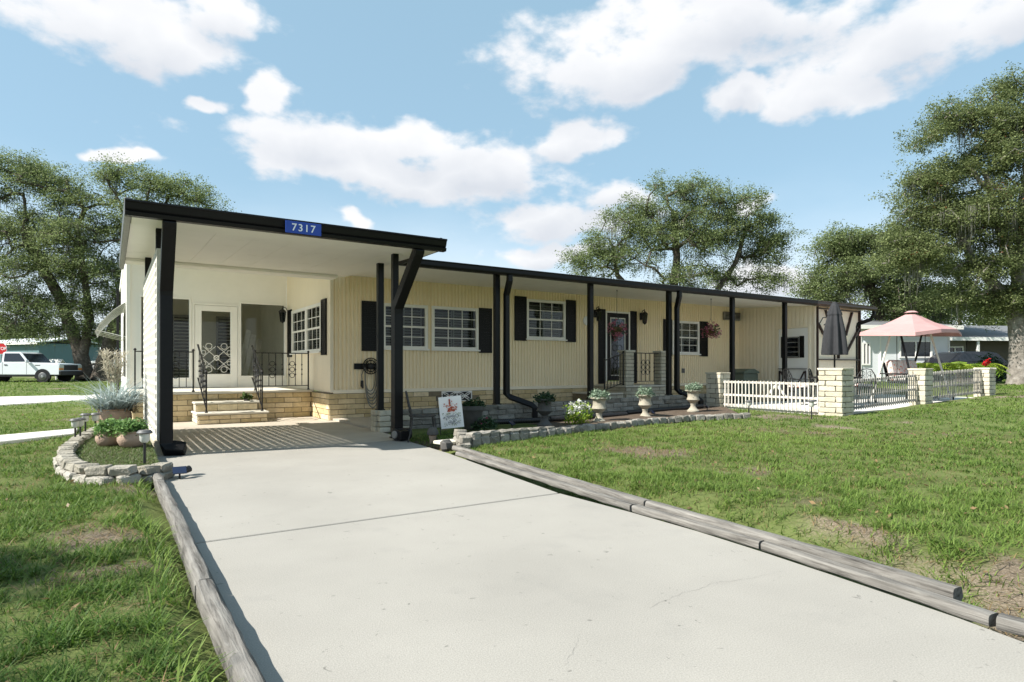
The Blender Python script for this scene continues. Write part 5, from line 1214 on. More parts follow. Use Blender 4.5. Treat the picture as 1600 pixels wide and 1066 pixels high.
# hose holder and hose
hx = FX + fa(577); hz = 1.20
hh = empty('hose_hanger', (hx, FY - .03, hz), 'ornate round black hose hanger on a black board beside the carport corner', 'hose hanger')
MB().box(FX + fa(553), FX + fa(591), FY - .026, FY - .003, hz - .075, hz + .06).build('board', 'black_paint', hh, bevel=.004)
m = MB(); c = Vector((hx, FY - .10, hz))
for rr in (.18, .125, .06): m.ring(c, rr, .012, X1, Z1, 22)
for k in range(8):
    a = k * math.pi / 4; m.tube([c + X1 * .05 * math.cos(a) + Z1 * .05 * math.sin(a), c + X1 * .18 * math.cos(a) + Z1 * .18 * math.sin(a)], .009, 5)
    m.ring(c + X1 * .15 * math.cos(a + .39) + Z1 * .15 * math.sin(a + .39), .028, .006, X1, Z1, 8)
m.build('medallion', 'black_iron', hh)
m = MB(); m.tube([(hx, FY - .027, hz), (hx, FY - .1, hz)], .05, 10); m.build('bracket', 'black_iron', hh)
hs = empty('garden_hose', (hx, FY - .08, hz), 'grey garden hose hanging in loops below the round hanger', 'hose')
for k in range(6):
    dp = .55 + .075 * k; w = .13 + .008 * k; yb_ = FY - .06 - .012 * (k % 3); m = MB(); pts = []
    for i in range(19):
        a = math.pi * i / 18; pts.append((hx - w * math.cos(a) + .01 * k, yb_ - .012 * math.sin(a * 2 + k), hz - .02 - dp * math.sin(a) ** .55))
    m.tube(pts, .011, 7, True); m.build('hose_loop', 'hose', hs, True)
MB().tube([(hx - .14, FY - .06, hz - .05), (hx - .20, FY - .06, hz - .2), (hx - .19, FY - .06, hz - .35)], .011, 7).build('hose_end', 'hose', hs, True)
MB().tube([(hx - .19, FY - .06, hz - .33), (hx - .19, FY - .06, hz - .45), (hx - .18, FY - .08, hz - .5)], [.03, .035, .02], 10).build('nozzle', 'plastic_black', hs, True)

# ================================================================== PATIO FURNITURE
PT = .193
bx_, by_ = xY(1163, 12.7), 12.7
db = empty('deck_box', (bx_, by_, .048), 'dark green storage box with a peaked lid against the cream wall', 'storage box')
MB().box(bx_ - .36, bx_ + .36, by_ - .26, by_ + .26, .048, .98).build('box_body', 'deck_box', db, bevel=.02)
MB().extrude([(-.40, 0), (.40, 0), (.40, .05), (.14, .15), (-.14, .15), (-.40, .05)], (bx_, by_ - .29, .982), X1, Z1, Y1, .58).build('lid', 'deck_box', db, bevel=.012)
ux, uy = xY(1304, 9.0), 9.0
um = empty('patio_umbrella', (ux, uy, PT), 'closed dark grey patio umbrella standing behind the stout corner pier', 'umbrella')
MB().tube([(ux, uy, PT), (ux, uy, 2.86)], .022, 10).build('pole', 'black_paint', um, True)
MB().lathe([(.24, 0), (.24, .04), (.10, .07), (.03, .12), (0, .12)], (ux, uy, PT), 18).build('base', 'dark_pot', um, True)
fold = lambda a, z: .20 * math.cos(a * 8) * min(1, (2.8 - z) * 2) if z < 2.8 else 0
MB().lathe([(.27, 1.50), (.275, 1.55), (.25, 1.85), (.21, 2.2), (.165, 2.5), (.12, 2.70)], (ux, uy, 0), 64, fold).build('folded_canopy', 'umbrella', um, True)
MB().lathe([(.17, 2.54), (.16, 2.60), (.10, 2.78), (.045, 2.88), (0, 2.89)], (ux, uy, 0), 48, lambda a, z: .12 * math.cos(a * 8) if z < 2.7 else 0).build('top_flap', 'umbrella', um, True)
tb_ = empty('patio_table', (ux + .1, uy, PT), 'round dark metal patio table around the closed umbrella', 'table')
MB().lathe([(.62, .70), (.63, .71), (.63, .735), (.05, .735), (.05, .70)], (ux, uy, PT), 28).build('table_top', 'black_iron', tb_, True)
for k in range(4):
    a = k * math.pi / 2 + .4; MB().tube([(ux + .34 * math.cos(a), uy + .34 * math.sin(a), PT + .70), (ux + .28 * math.cos(a), uy + .28 * math.sin(a), PT + .4), (ux + .42 * math.cos(a), uy + .42 * math.sin(a), PT)], .016, 7).build('leg', 'black_iron', tb_, True)
chair((xY(1247, 9.5), 9.5, PT), R_(60), 'dark cast metal armchair with pale cushion left of the closed umbrella', 'black_iron', .92, .42, .54, 'cushion', 'patio_chair', True)
chair((xY(1284, 10.1), 10.1, PT), R_(20), 'dark cast metal armchair between the umbrella and the half timbered wall', 'black_iron', .92, .42, .54, None, 'patio_chair', True)
chair((xY(1348, 9.1), 9.1, PT), R_(-80), 'dark cast metal armchair right of the closed umbrella', 'black_iron', .92, .42, .54, 'cushion', 'patio_chair', True)
chair((xY(1490, 8.4), 8.4, PT), R_(-30), 'dark cast metal armchair behind the rightmost picket panel', 'black_iron', .90, .42, .54, None, 'patio_chair', True)
# canopy swing
wx, wy = xY(1424, 8.9), 8.9
sw = empty('canopy_swing', (wx, wy, PT), 'patio swing with faded pink canopy and floral cushions', 'swing')
def leg_(a, b): MB().tube([a, b], .032, 8).build('leg', 'black_paint' if random.random() < .6 else 'white_paint', sw, True)
for s in (-1, 1):
    for q in (-1, 1): MB().tube([(wx + s * 1.05, wy + q * .62, PT), (wx + s * .92, wy + q * .12, 2.18)], .030, 8).build('leg', 'black_paint' if s * q > 0 else 'wood_white', sw, True)
    MB().tube([(wx + s * 1.0, wy - .40, PT + .8), (wx + s * 1.0, wy + .40, PT + .8)], .02, 6).build('side_brace', 'black_paint', sw, True)
MB().tube([(wx - 1.0, wy, 2.18), (wx + 1.0, wy, 2.18)], .03, 8).build('top_bar', 'black_paint', sw, True)
cv = []; hexa = [(-1.45, -.75, 2.13), (-.5, -.98, 2.24), (.6, -.95, 2.27), (1.5, -.70, 2.20), (1.45, .75, 2.26), (.0, 1.0, 2.28), (-1.4, .75, 2.2)]
base_v = [(wx + a, wy + b, z) for a, b, z in hexa]; apx = [(wx - .12, wy, 2.80), (wx + .12, wy, 2.80)]; n = len(base_v)
ring1 = [tuple(Vector(p).lerp(Vector((wx, wy, 2.80)), .48) - Z1 * .045) for p in base_v]; ring2 = [tuple(Vector(p).lerp(Vector((wx, wy, 2.80)), .88)) for p in base_v]
skirt = [(x + (x - wx) * .02, y + (y - wy) * .02, z - .10) for x, y, z in base_v]
V_ = skirt + base_v + ring1 + ring2; F_ = []
for k in range(3):
    for i in range(n): F_.append((k * n + i, k * n + (i + 1) % n, (k + 1) * n + (i + 1) % n, (k + 1) * n + i))
F_.append(tuple(3 * n + i for i in range(n)))
cn = MB().add(V_, F_).build('canopy', 'canopy_pink', sw); so_ = cn.modifiers.new('thick', 'SOLIDIFY'); so_.thickness = .008
MB().lathe([(.20, 0), (.10, .05), (0, .06)], (wx, wy, 2.785), 7).build('vent_cap', 'canopy_pink', sw)
MB().box(wx - .82, wx + .82, wy - .28, wy + .26, PT + .52, PT + .56).build('seat', 'black_paint', sw, bevel=.01)
MB().bar((wx, wy + .28, PT + .57), (wx, wy + .42, PT + 1.12), 1.6, .03, (0, 1, 0)).build('back_panel', 'black_paint', sw)
for s in (-1, 1):
    sc_ = MB(); sc_.obox((wx + s * .41, wy - .02, PT + .64), (.78, .52, .15)); sc_.build('seat_cushion', 'cushion', sw, True, bevel=.04)
    sc_ = MB(); sc_.obox((wx + s * .41, wy + .24, PT + .93), (.78, .17, .54), Matrix.Rotation(R_(-14), 3, 'X')); sc_.build('back_cushion', 'cushion', sw, True, bevel=.05)
    MB().tube([(wx + s * .86, wy, 2.17), (wx + s * .84, wy, PT + .56)], .010, 6).build('hanger', 'black_iron', sw)
    MB().tube([(wx + s * .84, wy - .26, PT + .56), (wx + s * .84, wy - .26, PT + .78), (wx + s * .84, wy + .3, PT + .80)], .02, 6).build('armrest', 'black_paint', sw, True)
# ================================================================== TREES
def oak(label, base, trunks, blobs, per, leaf, seed, moss=0, mats=('oak_leaf',), group=None, sig=(.42, .42, .26), limb_r=.012, cat='tree', name='oak_tree', step=.45, bark='bark', tsc=1.9, dens=1.7):
    """limbs grown towards clump centres inside the crown's lobes, thickness from what each limb carries"""
    r = np.random.default_rng(seed); base = Vector(base)
    t = empty(name, base, label, cat, group)
    nodes = []; par = []; fixed = []
    for pts in trunks:
        pr = -1
        for i, p in enumerate(pts[:-1]):
            a, b = np.array(p), np.array(pts[i + 1]); k = max(1, int(np.linalg.norm(b - a) / step))
            for q in range(k + (1 if i == len(pts) - 2 else 0)):
                nodes.append(a + (b - a) * q / k + (r.normal(size=3) * .03 if q else 0)); par.append(pr); pr = len(nodes) - 1
    tips = []
    A = []
    for c, rad, n in blobs:
        n = int(n * .95)
        d = r.normal(size=(n, 3)); d /= np.linalg.norm(d, axis=1)[:, None]; d[:, 2] = np.where(d[:, 2] < -.45, -d[:, 2], d[:, 2])
        A.append(np.array(c) + d * np.array(rad) * (r.uniform(.12, 1, (n, 1)) ** .45))
    A = np.concatenate(A); org = np.array(nodes[len(nodes) // 2]); A = A[np.argsort(np.linalg.norm(A - org, axis=1))]
    N_ = np.zeros((len(nodes) + len(A) * 60, 3)); N_[:len(nodes)] = nodes; cnt = len(nodes); depth = list(np.zeros(cnt))
    ends = []; start_ok = max(0, 0)
    minz = min(p[2] for tr in trunks for p in tr) + 1.6
    for a in A:
        dd = np.linalg.norm(N_[:cnt] - a, axis=1) + .08 * np.array(depth[:cnt]) + np.where(N_[:cnt, 2] < minz, 50, 0) + np.where(N_[:cnt, 2] > a[2] + .8, 1.5, 0)
        j = int(np.argmin(dd)); p = N_[j].copy(); L_ = np.linalg.norm(a - p); k = max(1, int(L_ / step)); pr = j
        sag = np.array([0, 0, .10 * L_]) + r.normal(size=3) * .10 * L_
        for q in range(1, k + 1):
            f = q / k; N_[cnt] = p + (a - p) * f + sag * math.sin(f * math.pi) + (r.normal(size=3) * .06 if q < k else 0); par.append(pr); depth.append(depth[pr] + L_ / k); pr = cnt; cnt += 1
            if q == max(1, int(k * .6)) and k > 2: ends.append(pr)
        ends.append(pr); tips.append(pr)
    nn = cnt; rad = np.zeros(nn); ch = np.zeros(nn)
    w = np.zeros(nn); 
    for e in tips: w[e] += 1
    for i in range(nn - 1, -1, -1):
        w[i] = max(w[i], .5)
        if par[i] >= 0: w[par[i]] += w[i] if w[i] >= 1 else 0
    rad = limb_r * w ** .42
    V = []; Fc = []; ns = 6; an = np.arange(ns) * 2 * np.pi / ns
    ii = np.array([i for i in range(nn) if par[i] >= 0]); pp = np.array([par[i] for i in ii])
    a_, b_ = N_[pp], N_[ii]; tdir = b_ - a_; ln = np.linalg.norm(tdir, axis=1)[:, None] + 1e-6; tdir /= ln
    x_ = np.cross(tdir, np.where(np.abs(tdir[:, 2:3]) > .9, [[1., 0, 0]], [[0, 0, 1.]])); x_ /= np.linalg.norm(x_, axis=1)[:, None]; y_ = np.cross(tdir, x_)
    r0 = np.minimum(rad[pp], rad[ii] * 1.5)[:, None, None]; r1 = rad[ii][:, None, None]
    circ = x_[:, None] * np.cos(an)[None, :, None] + y_[:, None] * np.sin(an)[None, :, None]
    ringA = (a_ - tdir * r0[:, 0] * .3)[:, None] + circ * r0; ringB = (b_ + tdir * r1[:, 0] * .3)[:, None] + circ * r1
    V = np.concatenate([ringA, ringB], 1).reshape(-1, 3); m = len(ii); o = np.arange(m)[:, None] * 2 * ns
    Fc = np.concatenate([o + np.array([j, (j + 1) % ns, ns + (j + 1) % ns, ns + j]) for j in range(ns)], 0)
    tk = link(bpy.data.objects.new('limbs', np_mesh('limbs', V - np.array(base), Fc, bark, None, True)), t)
    for pts in trunks:                                    # main stems: one continuous tapering tube each
        P = []; i0 = 0
        for i in range(len(pts) - 1):
            for q in range(6): P.append(Vector(pts[i]).lerp(Vector(pts[i + 1]), q / 6))
        P.append(Vector(pts[-1])); sw_ = []
        big = limb_r * (len(tips) / len(trunks)) ** .43 * tsc
        for i, p in enumerate(P): f = i / (len(P) - 1); sw_.append(big * ((.45 * math.exp(-f * 12) if pts is trunks[0] or abs(pts[0][2] - trunks[0][0][2]) < .5 else -.3) + 1.0 - .45 * f) * (1 + random.uniform(-.05, .05)))
        MB().tube([p + Vector((random.uniform(-.03, .03), random.uniform(-.03, .03), 0)) for p in P], sw_, 14).build('trunk', bark, t, True)
    C = N_[np.array(tips)]
    for mi, mt in enumerate(mats):
        if mi == 0: V, Fc, tn = leaves(C, np.array(sig) * .78, int(per * dens), leaf, seed + 1, .6, sub=8, ssig=leaf * 1.9)
        else: V, Fc, tn = leaves(C[r.uniform(size=len(C)) < .10], np.array(sig) * .7, max(4, per // 6), leaf, seed + 9, .3)
        link(bpy.data.objects.new('crown' if mi == 0 else 'rusty_leaves', np_mesh('crown', V - np.array(base), Fc, mt, tn)), t)
    if moss:
        mp_ = N_[r.choice(np.arange(nn)[rad < .12], moss)]; mp_ = mp_[mp_[:, 2] > base.z + 2]
        k = 16; Pm = np.repeat(mp_, k, 0) + r.normal(size=(len(mp_) * k, 3)) * [.18, .18, .05]; n = len(Pm); Lm = np.repeat(r.uniform(.4, 1.5, len(mp_)), k) * r.uniform(.4, 1.1, n)
        a = r.uniform(0, 6.28, n); w_ = np.stack([np.cos(a), np.sin(a), a * 0], 1) * .016; z_ = np.array([0, 0, 1.]); j1 = r.normal(size=(n, 3)) * [.03, .03, 0]
        Vm = np.stack([Pm - w_, Pm + w_, Pm - z_ * (Lm * .5)[:, None] + j1 + w_ * .9, Pm - z_ * (Lm * .5)[:, None] + j1 - w_ * .9, Pm - z_ * Lm[:, None] + w_ * .15, Pm - z_ * Lm[:, None] - w_ * .15], 1).reshape(-1, 3)
        o = np.arange(n)[:, None] * 6; Fm = np.concatenate([o + np.array([0, 1, 2, 3]), o + np.array([3, 2, 4, 5])], 0)
        link(bpy.data.objects.new('hanging_moss', np_mesh('hanging_moss', Vm - np.array(base), Fm, 'moss', np.repeat(r.uniform(0, 1, n), 6))), t)
    return t
def lobe(u, v, ru, rv, d, n, dd=None):
    k = d / F_PX; return (tuple(at(u, v, d)), (ru * k, (dd or (ru + rv) / 2) * k, rv * k), n)
def tpt(u, v, d): return tuple(at(u, v, d))
D = 38
b0 = at(140, 592, D)
oak('huge live oak with two dark trunks behind the white pickup', b0,
    [[tpt(134, 594, D), tpt(128, 560, D), tpt(114, 520, D), tpt(96, 470, D), tpt(66, 415, D), tpt(40, 360, D)], [tpt(157, 594, D), tpt(164, 560, D), tpt(176, 520, D), tpt(190, 470, D), tpt(205, 400, D), tpt(212, 340, D)], [tpt(128, 560, D), tpt(140, 500, D), tpt(130, 420, D), tpt(120, 350, D)]],
    [lobe(15, 275, 60, 34, D, 38), lobe(70, 300, 60, 36, D, 34), lobe(130, 330, 50, 34, D, 28), lobe(205, 285, 48, 28, D, 28), lobe(270, 300, 50, 24, D, 30), lobe(312, 318, 26, 16, D, 12), lobe(30, 370, 80, 44, D, 50), lobe(150, 380, 80, 40, D, 48),
     lobe(235, 345, 50, 30, D, 28), lobe(60, 440, 95, 40, D, 60), lobe(160, 440, 90, 44, D, 56), lobe(110, 490, 75, 28, D, 36), lobe(25, 490, 60, 36, D, 36), lobe(200, 480, 55, 36, D, 30), lobe(-60, 400, 80, 90, D, 60), lobe(-30, 300, 50, 50, D, 26), lobe(100, 520, 80, 18, D, 30), lobe(20, 520, 50, 22, D, 22), lobe(215, 520, 40, 26, D, 20), lobe(100, 400, 90, 50, D, 50), lobe(250, 400, 40, 40, D, 20)],
    190, .105, 11, 90, sig=(.62, .62, .36), limb_r=.022)
D = 39
oak('spreading live oak rising above the middle of the house roof', at(1070, 588, D),
    [[tpt(1065, 592, D), tpt(1062, 540, D), tpt(1050, 470, D), tpt(1058, 400, D), tpt(1052, 330, D)], [tpt(1062, 540, D), tpt(1000, 480, D), tpt(965, 430, D), tpt(957, 385, D)], [tpt(1062, 540, D), tpt(1110, 470, D), tpt(1150, 410, D), tpt(1165, 360, D)]],
    [lobe(1045, 305, 50, 22, D, 22), lobe(1090, 300, 40, 20, D, 16), lobe(1110, 330, 50, 28, D, 24), lobe(1165, 325, 38, 26, D, 22), lobe(1200, 355, 26, 26, D, 16), lobe(1000, 335, 34, 22, D, 16), lobe(970, 355, 36, 26, D, 18), lobe(930, 385, 32, 22, D, 14), lobe(892, 408, 26, 14, D, 9),
     lobe(1060, 380, 70, 34, D, 40), lobe(1130, 390, 66, 36, D, 44), lobe(1195, 405, 34, 36, D, 30), lobe(985, 410, 60, 28, D, 28), lobe(1100, 440, 90, 26, D, 50), lobe(1200, 445, 40, 22, D, 20), lobe(930, 425, 50, 16, D, 14), lobe(1050, 470, 100, 20, D, 24), lobe(1030, 350, 50, 30, D, 26), lobe(1150, 360, 50, 34, D, 30), lobe(1010, 380, 50, 30, D, 26), lobe(1100, 360, 60, 34, D, 30), lobe(940, 405, 40, 22, D, 18), lobe(1215, 385, 22, 30, D, 16)],
    190, .105, 23, 70, sig=(.50, .50, .30), limb_r=.020, dens=1.25)
D = 25
oak('tall oak with pale trunk at the right edge, rust coloured leaf tips', at(1592, 604, D),
    [[tpt(1594, 608, D), tpt(1592, 550, D), tpt(1588, 490, D), tpt(1592, 430, D), tpt(1600, 340, D), tpt(1610, 240, D)], [tpt(1588, 490, D), tpt(1555, 445, D), tpt(1520, 410, D), tpt(1490, 340, D)], [tpt(1592, 430, D), tpt(1560, 350, D), tpt(1540, 270, D)]],
    [lobe(1592, 150, 44, 40, D, 30), lobe(1540, 195, 50, 36, D, 30), lobe(1485, 195, 44, 24, D, 18), lobe(1455, 225, 34, 26, D, 14), lobe(1560, 260, 66, 44, D, 50), lobe(1480, 290, 50, 34, D, 34), lobe(1430, 285, 24, 18, D, 8), lobe(1430, 345, 36, 26, D, 20),
     lobe(1510, 360, 76, 44, D, 56), lobe(1450, 405, 50, 30, D, 30), lobe(1530, 430, 60, 30, D, 36), lobe(1590, 400, 60, 60, D, 44), lobe(1590, 475, 50, 28, D, 30), lobe(1660, 260, 80, 110, D, 80), lobe(1690, 420, 80, 70, D, 60), lobe(1500, 470, 44, 20, D, 16), lobe(1440, 300, 40, 30, D, 20), lobe(1420, 400, 50, 34, D, 30), lobe(1470, 350, 50, 36, D, 34), lobe(1560, 490, 50, 20, D, 20), lobe(1545, 330, 60, 40, D, 36), lobe(1590, 210, 50, 40, D, 34), lobe(1630, 480, 60, 26, D, 24)],
    190, .080, 37, 60, ('oak_leaf_red', 'rust_leaf'), sig=(.44, .44, .27), limb_r=.018, bark='bark_pale')
D = 34
oak('lower dense oak draped with grey moss behind the storage room', at(1385, 590, D),
    [[tpt(1385, 594, D), tpt(1382, 540, D), tpt(1372, 480, D), tpt(1350, 420, D)], [tpt(1382, 540, D), tpt(1410, 470, D), tpt(1440, 420, D)]],
    [lobe(1300, 400, 34, 26, D, 22), lobe(1340, 395, 44, 28, D, 30), lobe(1285, 440, 28, 26, D, 20), lobe(1340, 440, 60, 30, D, 44), lobe(1400, 420, 56, 36, D, 44), lobe(1450, 430, 50, 36, D, 34), lobe(1400, 465, 70, 24, D, 36), lobe(1380, 375, 44, 22, D, 20), lobe(1310, 475, 40, 18, D, 18), lobe(1470, 470, 60, 24, D, 34), lobe(1430, 490, 70, 18, D, 30), lobe(1510, 480, 44, 30, D, 26), lobe(1270, 465, 24, 20, D, 14), lobe(1320, 380, 34, 20, D, 16), lobe(1420, 385, 44, 30, D, 28)],
    180, .10, 41, 80, sig=(.52, .52, .32), limb_r=.020)
# the tree whose shade falls on the lawn in front of the camera's left
oak('oak standing left of the lawn outside the picture', (-7.0, 3.9, 0), [[(-7.0, 3.9, -.1), (-6.9, 3.9, 1.8), (-6.7, 3.9, 3.2), (-6.4, 3.9, 4.8)]],
    [((-6.45, 4.95, 5.4), (.7, .40, .5), 26), ((-6.85, 3.1, 5.6), (.6, .45, .5), 18), ((-7.0, 2.3, 5.3), (.7, .6, .6), 24), ((-8.0, 4.0, 5.8), (1.2, 1.6, .8), 24)], 46, .10, 51, 0, sig=(.22, .20, .16), limb_r=.02, tsc=1.2)
# background trees and hedges, each one of its own
def far_tree(label, u, vb, vt, ru, d, seed, mt='oak_leaf', n=70, group=None):
    base = at(u, vb, d); k = d / F_PX; h = (vb - vt) * k
    return oak(label, base, [[tuple(base - Z1 * .2), tuple(base + Z1 * h * .35), tuple(base + Z1 * h * .6)]], [(tuple(base + Z1 * h * .62), (ru * k, ru * k, h * .36), n), (tuple(base + Vector((ru * k * .4, 0, h * .4))), (ru * k * .7, ru * k * .6, h * .25), n // 2)], 50, .28, seed, 0, (mt,), group, sig=(.55, .55, .35), limb_r=.02)
far_tree('round background tree left of the huge oak trunks', 30, 585, 505, 60, 80, 61, 'shrub_leaf')
far_tree('pale background tree seen between the oak trunks and the porch awning', 185, 585, 520, 60, 75, 62, 'shrub_leaf')
far_tree('background tree behind the grey roofed neighbour house', 1500, 580, 440, 90, 62, 63)
far_tree('background tree above the white neighbour house', 1430, 580, 450, 60, 58, 64, 'shrub_leaf')
far_tree('background tree at the right behind the tall oak trunk', 1640, 580, 440, 80, 55, 65)
far_tree('dark background tree above the teal bungalow', -60, 585, 480, 70, 85, 66)
def shrub(name, label, u, v, ru, rv, d, seed, mt='shrub_leaf', n=60, leaf=.12, per=24):
    c = at(u, v, d); k = d / F_PX; z0 = c.z - rv * k; t = empty(name, (c.x, c.y, z0), label, 'bush')
    leafobj('foliage', mt, t, ball_pts((c.x, c.y, z0 + .02), (ru * k, ru * k * .7, rv * k * 2), n, seed), (.12, .12, .10), per, leaf, seed)
    m = MB()
    for j in range(4): m.tube([(c.x + .1 * (j - 1.5), c.y, z0 - .1), (c.x + ru * k * .4 * (j - 1.5), c.y + .1 * j, z0 + rv * k * 1.1)], .02, 5)
    m.build('stems', 'bark', t)
shrub('bush', 'dark green bush behind the oak trunk beside the parked white car', 168, 568, 12, 16, 43, 71)
shrub('hedge_bush', 'dark bush in front of the teal bungalow', 62, 565, 16, 12, 60, 72)
shrub('hedge_bush', 'bush at the right of the teal bungalow', 92, 566, 12, 12, 62, 73)
shrub('bush', 'low dark bush right of the dark car', 1548, 574, 26, 18, 27, 74, 'dark_leaf')
# fern-like palms by the fence
def palm(label, u, v, d, ln, n, seed, mt='fern_leaf'):
    c = at(u, v, d); t = empty('cycad_palm', c, label, 'palm'); r = random.Random(seed)
    MB().lathe([(.12, -.1), (.14, .1), (.10, .3), (0, .34)], c, 10).build('stem', 'bark', t, True)
    V = []; Fq_ = []; tn = []
    for i in range(n):
        a = r.uniform(0, 6.28); L_ = ln * r.uniform(.7, 1.1); e0 = r.uniform(.5, 1.2); dv = Vector((math.cos(a), math.sin(a), 0)); sd_ = Vector((-dv.y, dv.x, 0)); P = []
        for q in range(13): s = q / 12; P.append(c + Z1 * .3 + dv * (L_ * s * math.cos(e0) + .15 * L_ * s * s) + Z1 * (L_ * s * math.sin(e0) - .75 * L_ * s * s))
        tone = r.uniform(0, 1)
        for q in range(1, 12):
            w = L_ * .20 * math.sin(math.pi * (q + .6) / 13) ** .7
            for sg_ in (-1, 1):
                k = len(V); tip = P[q] + sd_ * sg_ * w + (P[q + 1] - P[q]) * 1.1 - Z1 * .05; V += [P[q], P[q] * .5 + P[q + 1] * .5, tip + Z1 * .012, tip - Z1 * .01]; Fq_.append((k, k + 1, k + 2, k + 3)); tn += [tone] * 4
    V = np.array([tuple(x) for x in V]) - np.array(c)
    link(bpy.data.objects.new('fronds', np_mesh('fronds', V, Fq_, mt, tn)), t); return t
palm('bright yellow green palm left of the swing frame leg', 1450, 590, 23, 1.0, 20, 81)
palm('bright yellow green palm in the middle behind the rightmost picket panel', 1500, 592, 22.5, 1.1, 22, 82)
palm('bright yellow green palm closest to the pale oak trunk', 1535, 590, 24, 1.2, 22, 83)
rp_ = at(1540, 566, 22.3)
rf = empty('red_flower_cluster', rp_ - Z1 * .75, 'vivid red flower cluster on stems among the yellow green palms', 'flowers')
leafobj('petals', 'rust_leaf', rf, ball_pts(rp_, (.17, .10, .07), 10, 84, False), .03, 10, .09, 85); rf.children[0].data.materials[0] = MATS['sign_red']
MB().tube([rp_ - Z1 * .75, rp_], .015, 6).build('stem', 'bark', rf)

# ================================================================== NEIGHBOURING HOUSES
def hbox(root, m, o, ax, ay, a0, a1, b0, b1, z0, z1):
    o, ax, ay = Vector(o), Vector(ax), Vector(ay); vs = []
    for z in (z0, z1):
        for a, b in ((a0, b0), (a1, b0), (a1, b1), (a0, b1)): p = o + ax * a + ay * b; vs.append((p.x, p.y, o.z + z))
    return m.add(vs, [(0, 3, 2, 1), (4, 5, 6, 7), (0, 1, 5, 4), (1, 2, 6, 5), (2, 3, 7, 6), (3, 0, 4, 7)])
def gable(o, ax, ay, a0, a1, b0, b1, z0, rise, th=.12):
    """shallow gable roof, ridge along ax"""
    o, ax, ay = Vector(o), Vector(ax), Vector(ay); bm2 = (b0 + b1) / 2; vs = []
    for a in (a0, a1):
        for b, z in ((b0, z0), (bm2, z0 + rise), (b1, z0), (b1, z0 - th), (bm2, z0 + rise - th), (b0, z0 - th)): p = o + ax * a + ay * b; vs.append((p.x, p.y, o.z + z))
    return MB().add(vs, [(0, 1, 4, 5), (1, 2, 3, 4), (11, 10, 7, 6), (10, 9, 8, 7), (0, 6, 7, 1), (1, 7, 8, 2), (2, 8, 9, 3), (3, 9, 10, 4), (4, 10, 11, 5), (5, 11, 6, 0)])
def house_far(label, o, rz, L_, W_, hw, rise, wallm, roofm, wins, name='neighbour_house', over=.4):
    ax = Vector((math.cos(rz), math.sin(rz), 0)); ay = Vector((-math.sin(rz), math.cos(rz), 0)); t = empty(name, o, label, 'house')
    hbox(t, MB(), o, ax, ay, 0, L_, 0, W_, -.3, hw).build('wall', wallm, t)
    rf_ = gable(o, ax, ay, -over, L_ + over, -over, W_ + over, hw + .06, rise).build('roof', roofm, t)
    hbox(t, MB(), o, ax, ay, -over, L_ + over, -over - .04, -over - .005, hw - .12, hw + .07).build('fascia', 'white_paint', rf_)
    for a0, a1, z0, z1 in wins:
        m = MB(); f = .07
        for A in ((a0, a0 + f, z0, z1), (a1 - f, a1, z0, z1), (a0 + f, a1 - f, z1 - f, z1), (a0 + f, a1 - f, z0, z0 + f), ((a0 + a1) / 2 - f / 2, (a0 + a1) / 2 + f / 2, z0 + f, z1 - f)): hbox(t, m, o, ax, ay, A[0], A[1], -.05, -.002, A[2], A[3])
        w = m.build('window', 'white_paint', t); hbox(t, MB(), o, ax, ay, a0 + f, a1 - f, -.02, -.004, z0 + f, z1 - f).build('pane', 'car_dark', w)
    return t, ax, ay
o1 = at(1344, 600, 30); o1.z = .40
rz1 = -R_(28)
t1, ax1, ay1 = house_far('white neighbour house with shaded window behind the pink swing canopy', o1, rz1, 4.6, 7, 2.75, .55, 'neighbour_white', 'roof_grey', [(2.0, 3.7, 1.25, 2.1), (.1, .5, .9, 2.0)])
for a in (.0, 1.0, 3.6, 4.56):
    hbox(t1, MB(), o1, ax1, ay1, a, a + .05, -.045, -.002, 0, 2.7).build('corner_board', 'white_paint', t1)
o2 = at(1462, 597, 34); o2.z = .45
t2, ax2, ay2 = house_far('low grey roofed neighbour house with an open dark carport', o2, rz1, 9, 7, 2.3, .95, 'curtain', 'roof_grey', [(.6, 1.6, .9, 1.9)], over=.9)
for a in (-.5, 1.7, 4.0, 6.5): hbox(t2, MB(), o2, ax2, ay2, a, a + .12, -.86, -.76, -.1, 2.16).build('carport_post', 'white_paint', t2)
hbox(t2, MB(), o2, ax2, ay2, 1.8, 6.4, -.05, -.003, 0, 2.2).build('carport_shade_panel', 'interior', t2)  # flat dark panel on the wall, painted in place of the carport's shaded inside
o3 = at(-30, 596, 62); o3.z = .55
house_far('teal bungalow with a white eave far left behind the pickup', o3, -R_(33) - .35, 8.6, 6, 3.0, .6, 'teal_wall', 'neighbour_white', [(1.2, 2.4, 1.0, 2.1), (4.0, 4.6, .2, 2.1)], 'bungalow')
o4 = at(75, 598, 66); o4.z = .5
house_far('dark roofed far house behind the oak trunk', o4, -R_(33), 5, 6, 2.4, .5, 'roof_grey', 'neighbour_white', [(.6, 1.4, 1.0, 1.9)], 'bungalow')
mbx = at(88, 566, 40)
mb_ = empty('white_letterbox', (mbx.x, mbx.y, .4), 'small white house shaped letterbox behind the pickup bonnet', 'letterbox')
cr_ = Vector((CS, -SN, 0))
MB().tube([(mbx.x, mbx.y, .4), (mbx.x, mbx.y, 1.0)], .05, 8).build('post', 'white_paint', mb_)
hbox(mb_, MB(), (mbx.x, mbx.y, 0), cr_, Vector((SN, CS, 0)), -.36, .36, -.2, .2, 1.0, 1.38).build('box', 'white_paint', mb_)
gable((mbx.x, mbx.y, 0), cr_, Vector((SN, CS, 0)), -.42, .42, -.3, .3, 1.44, .3, .05).build('roof', 'white_paint', mb_)
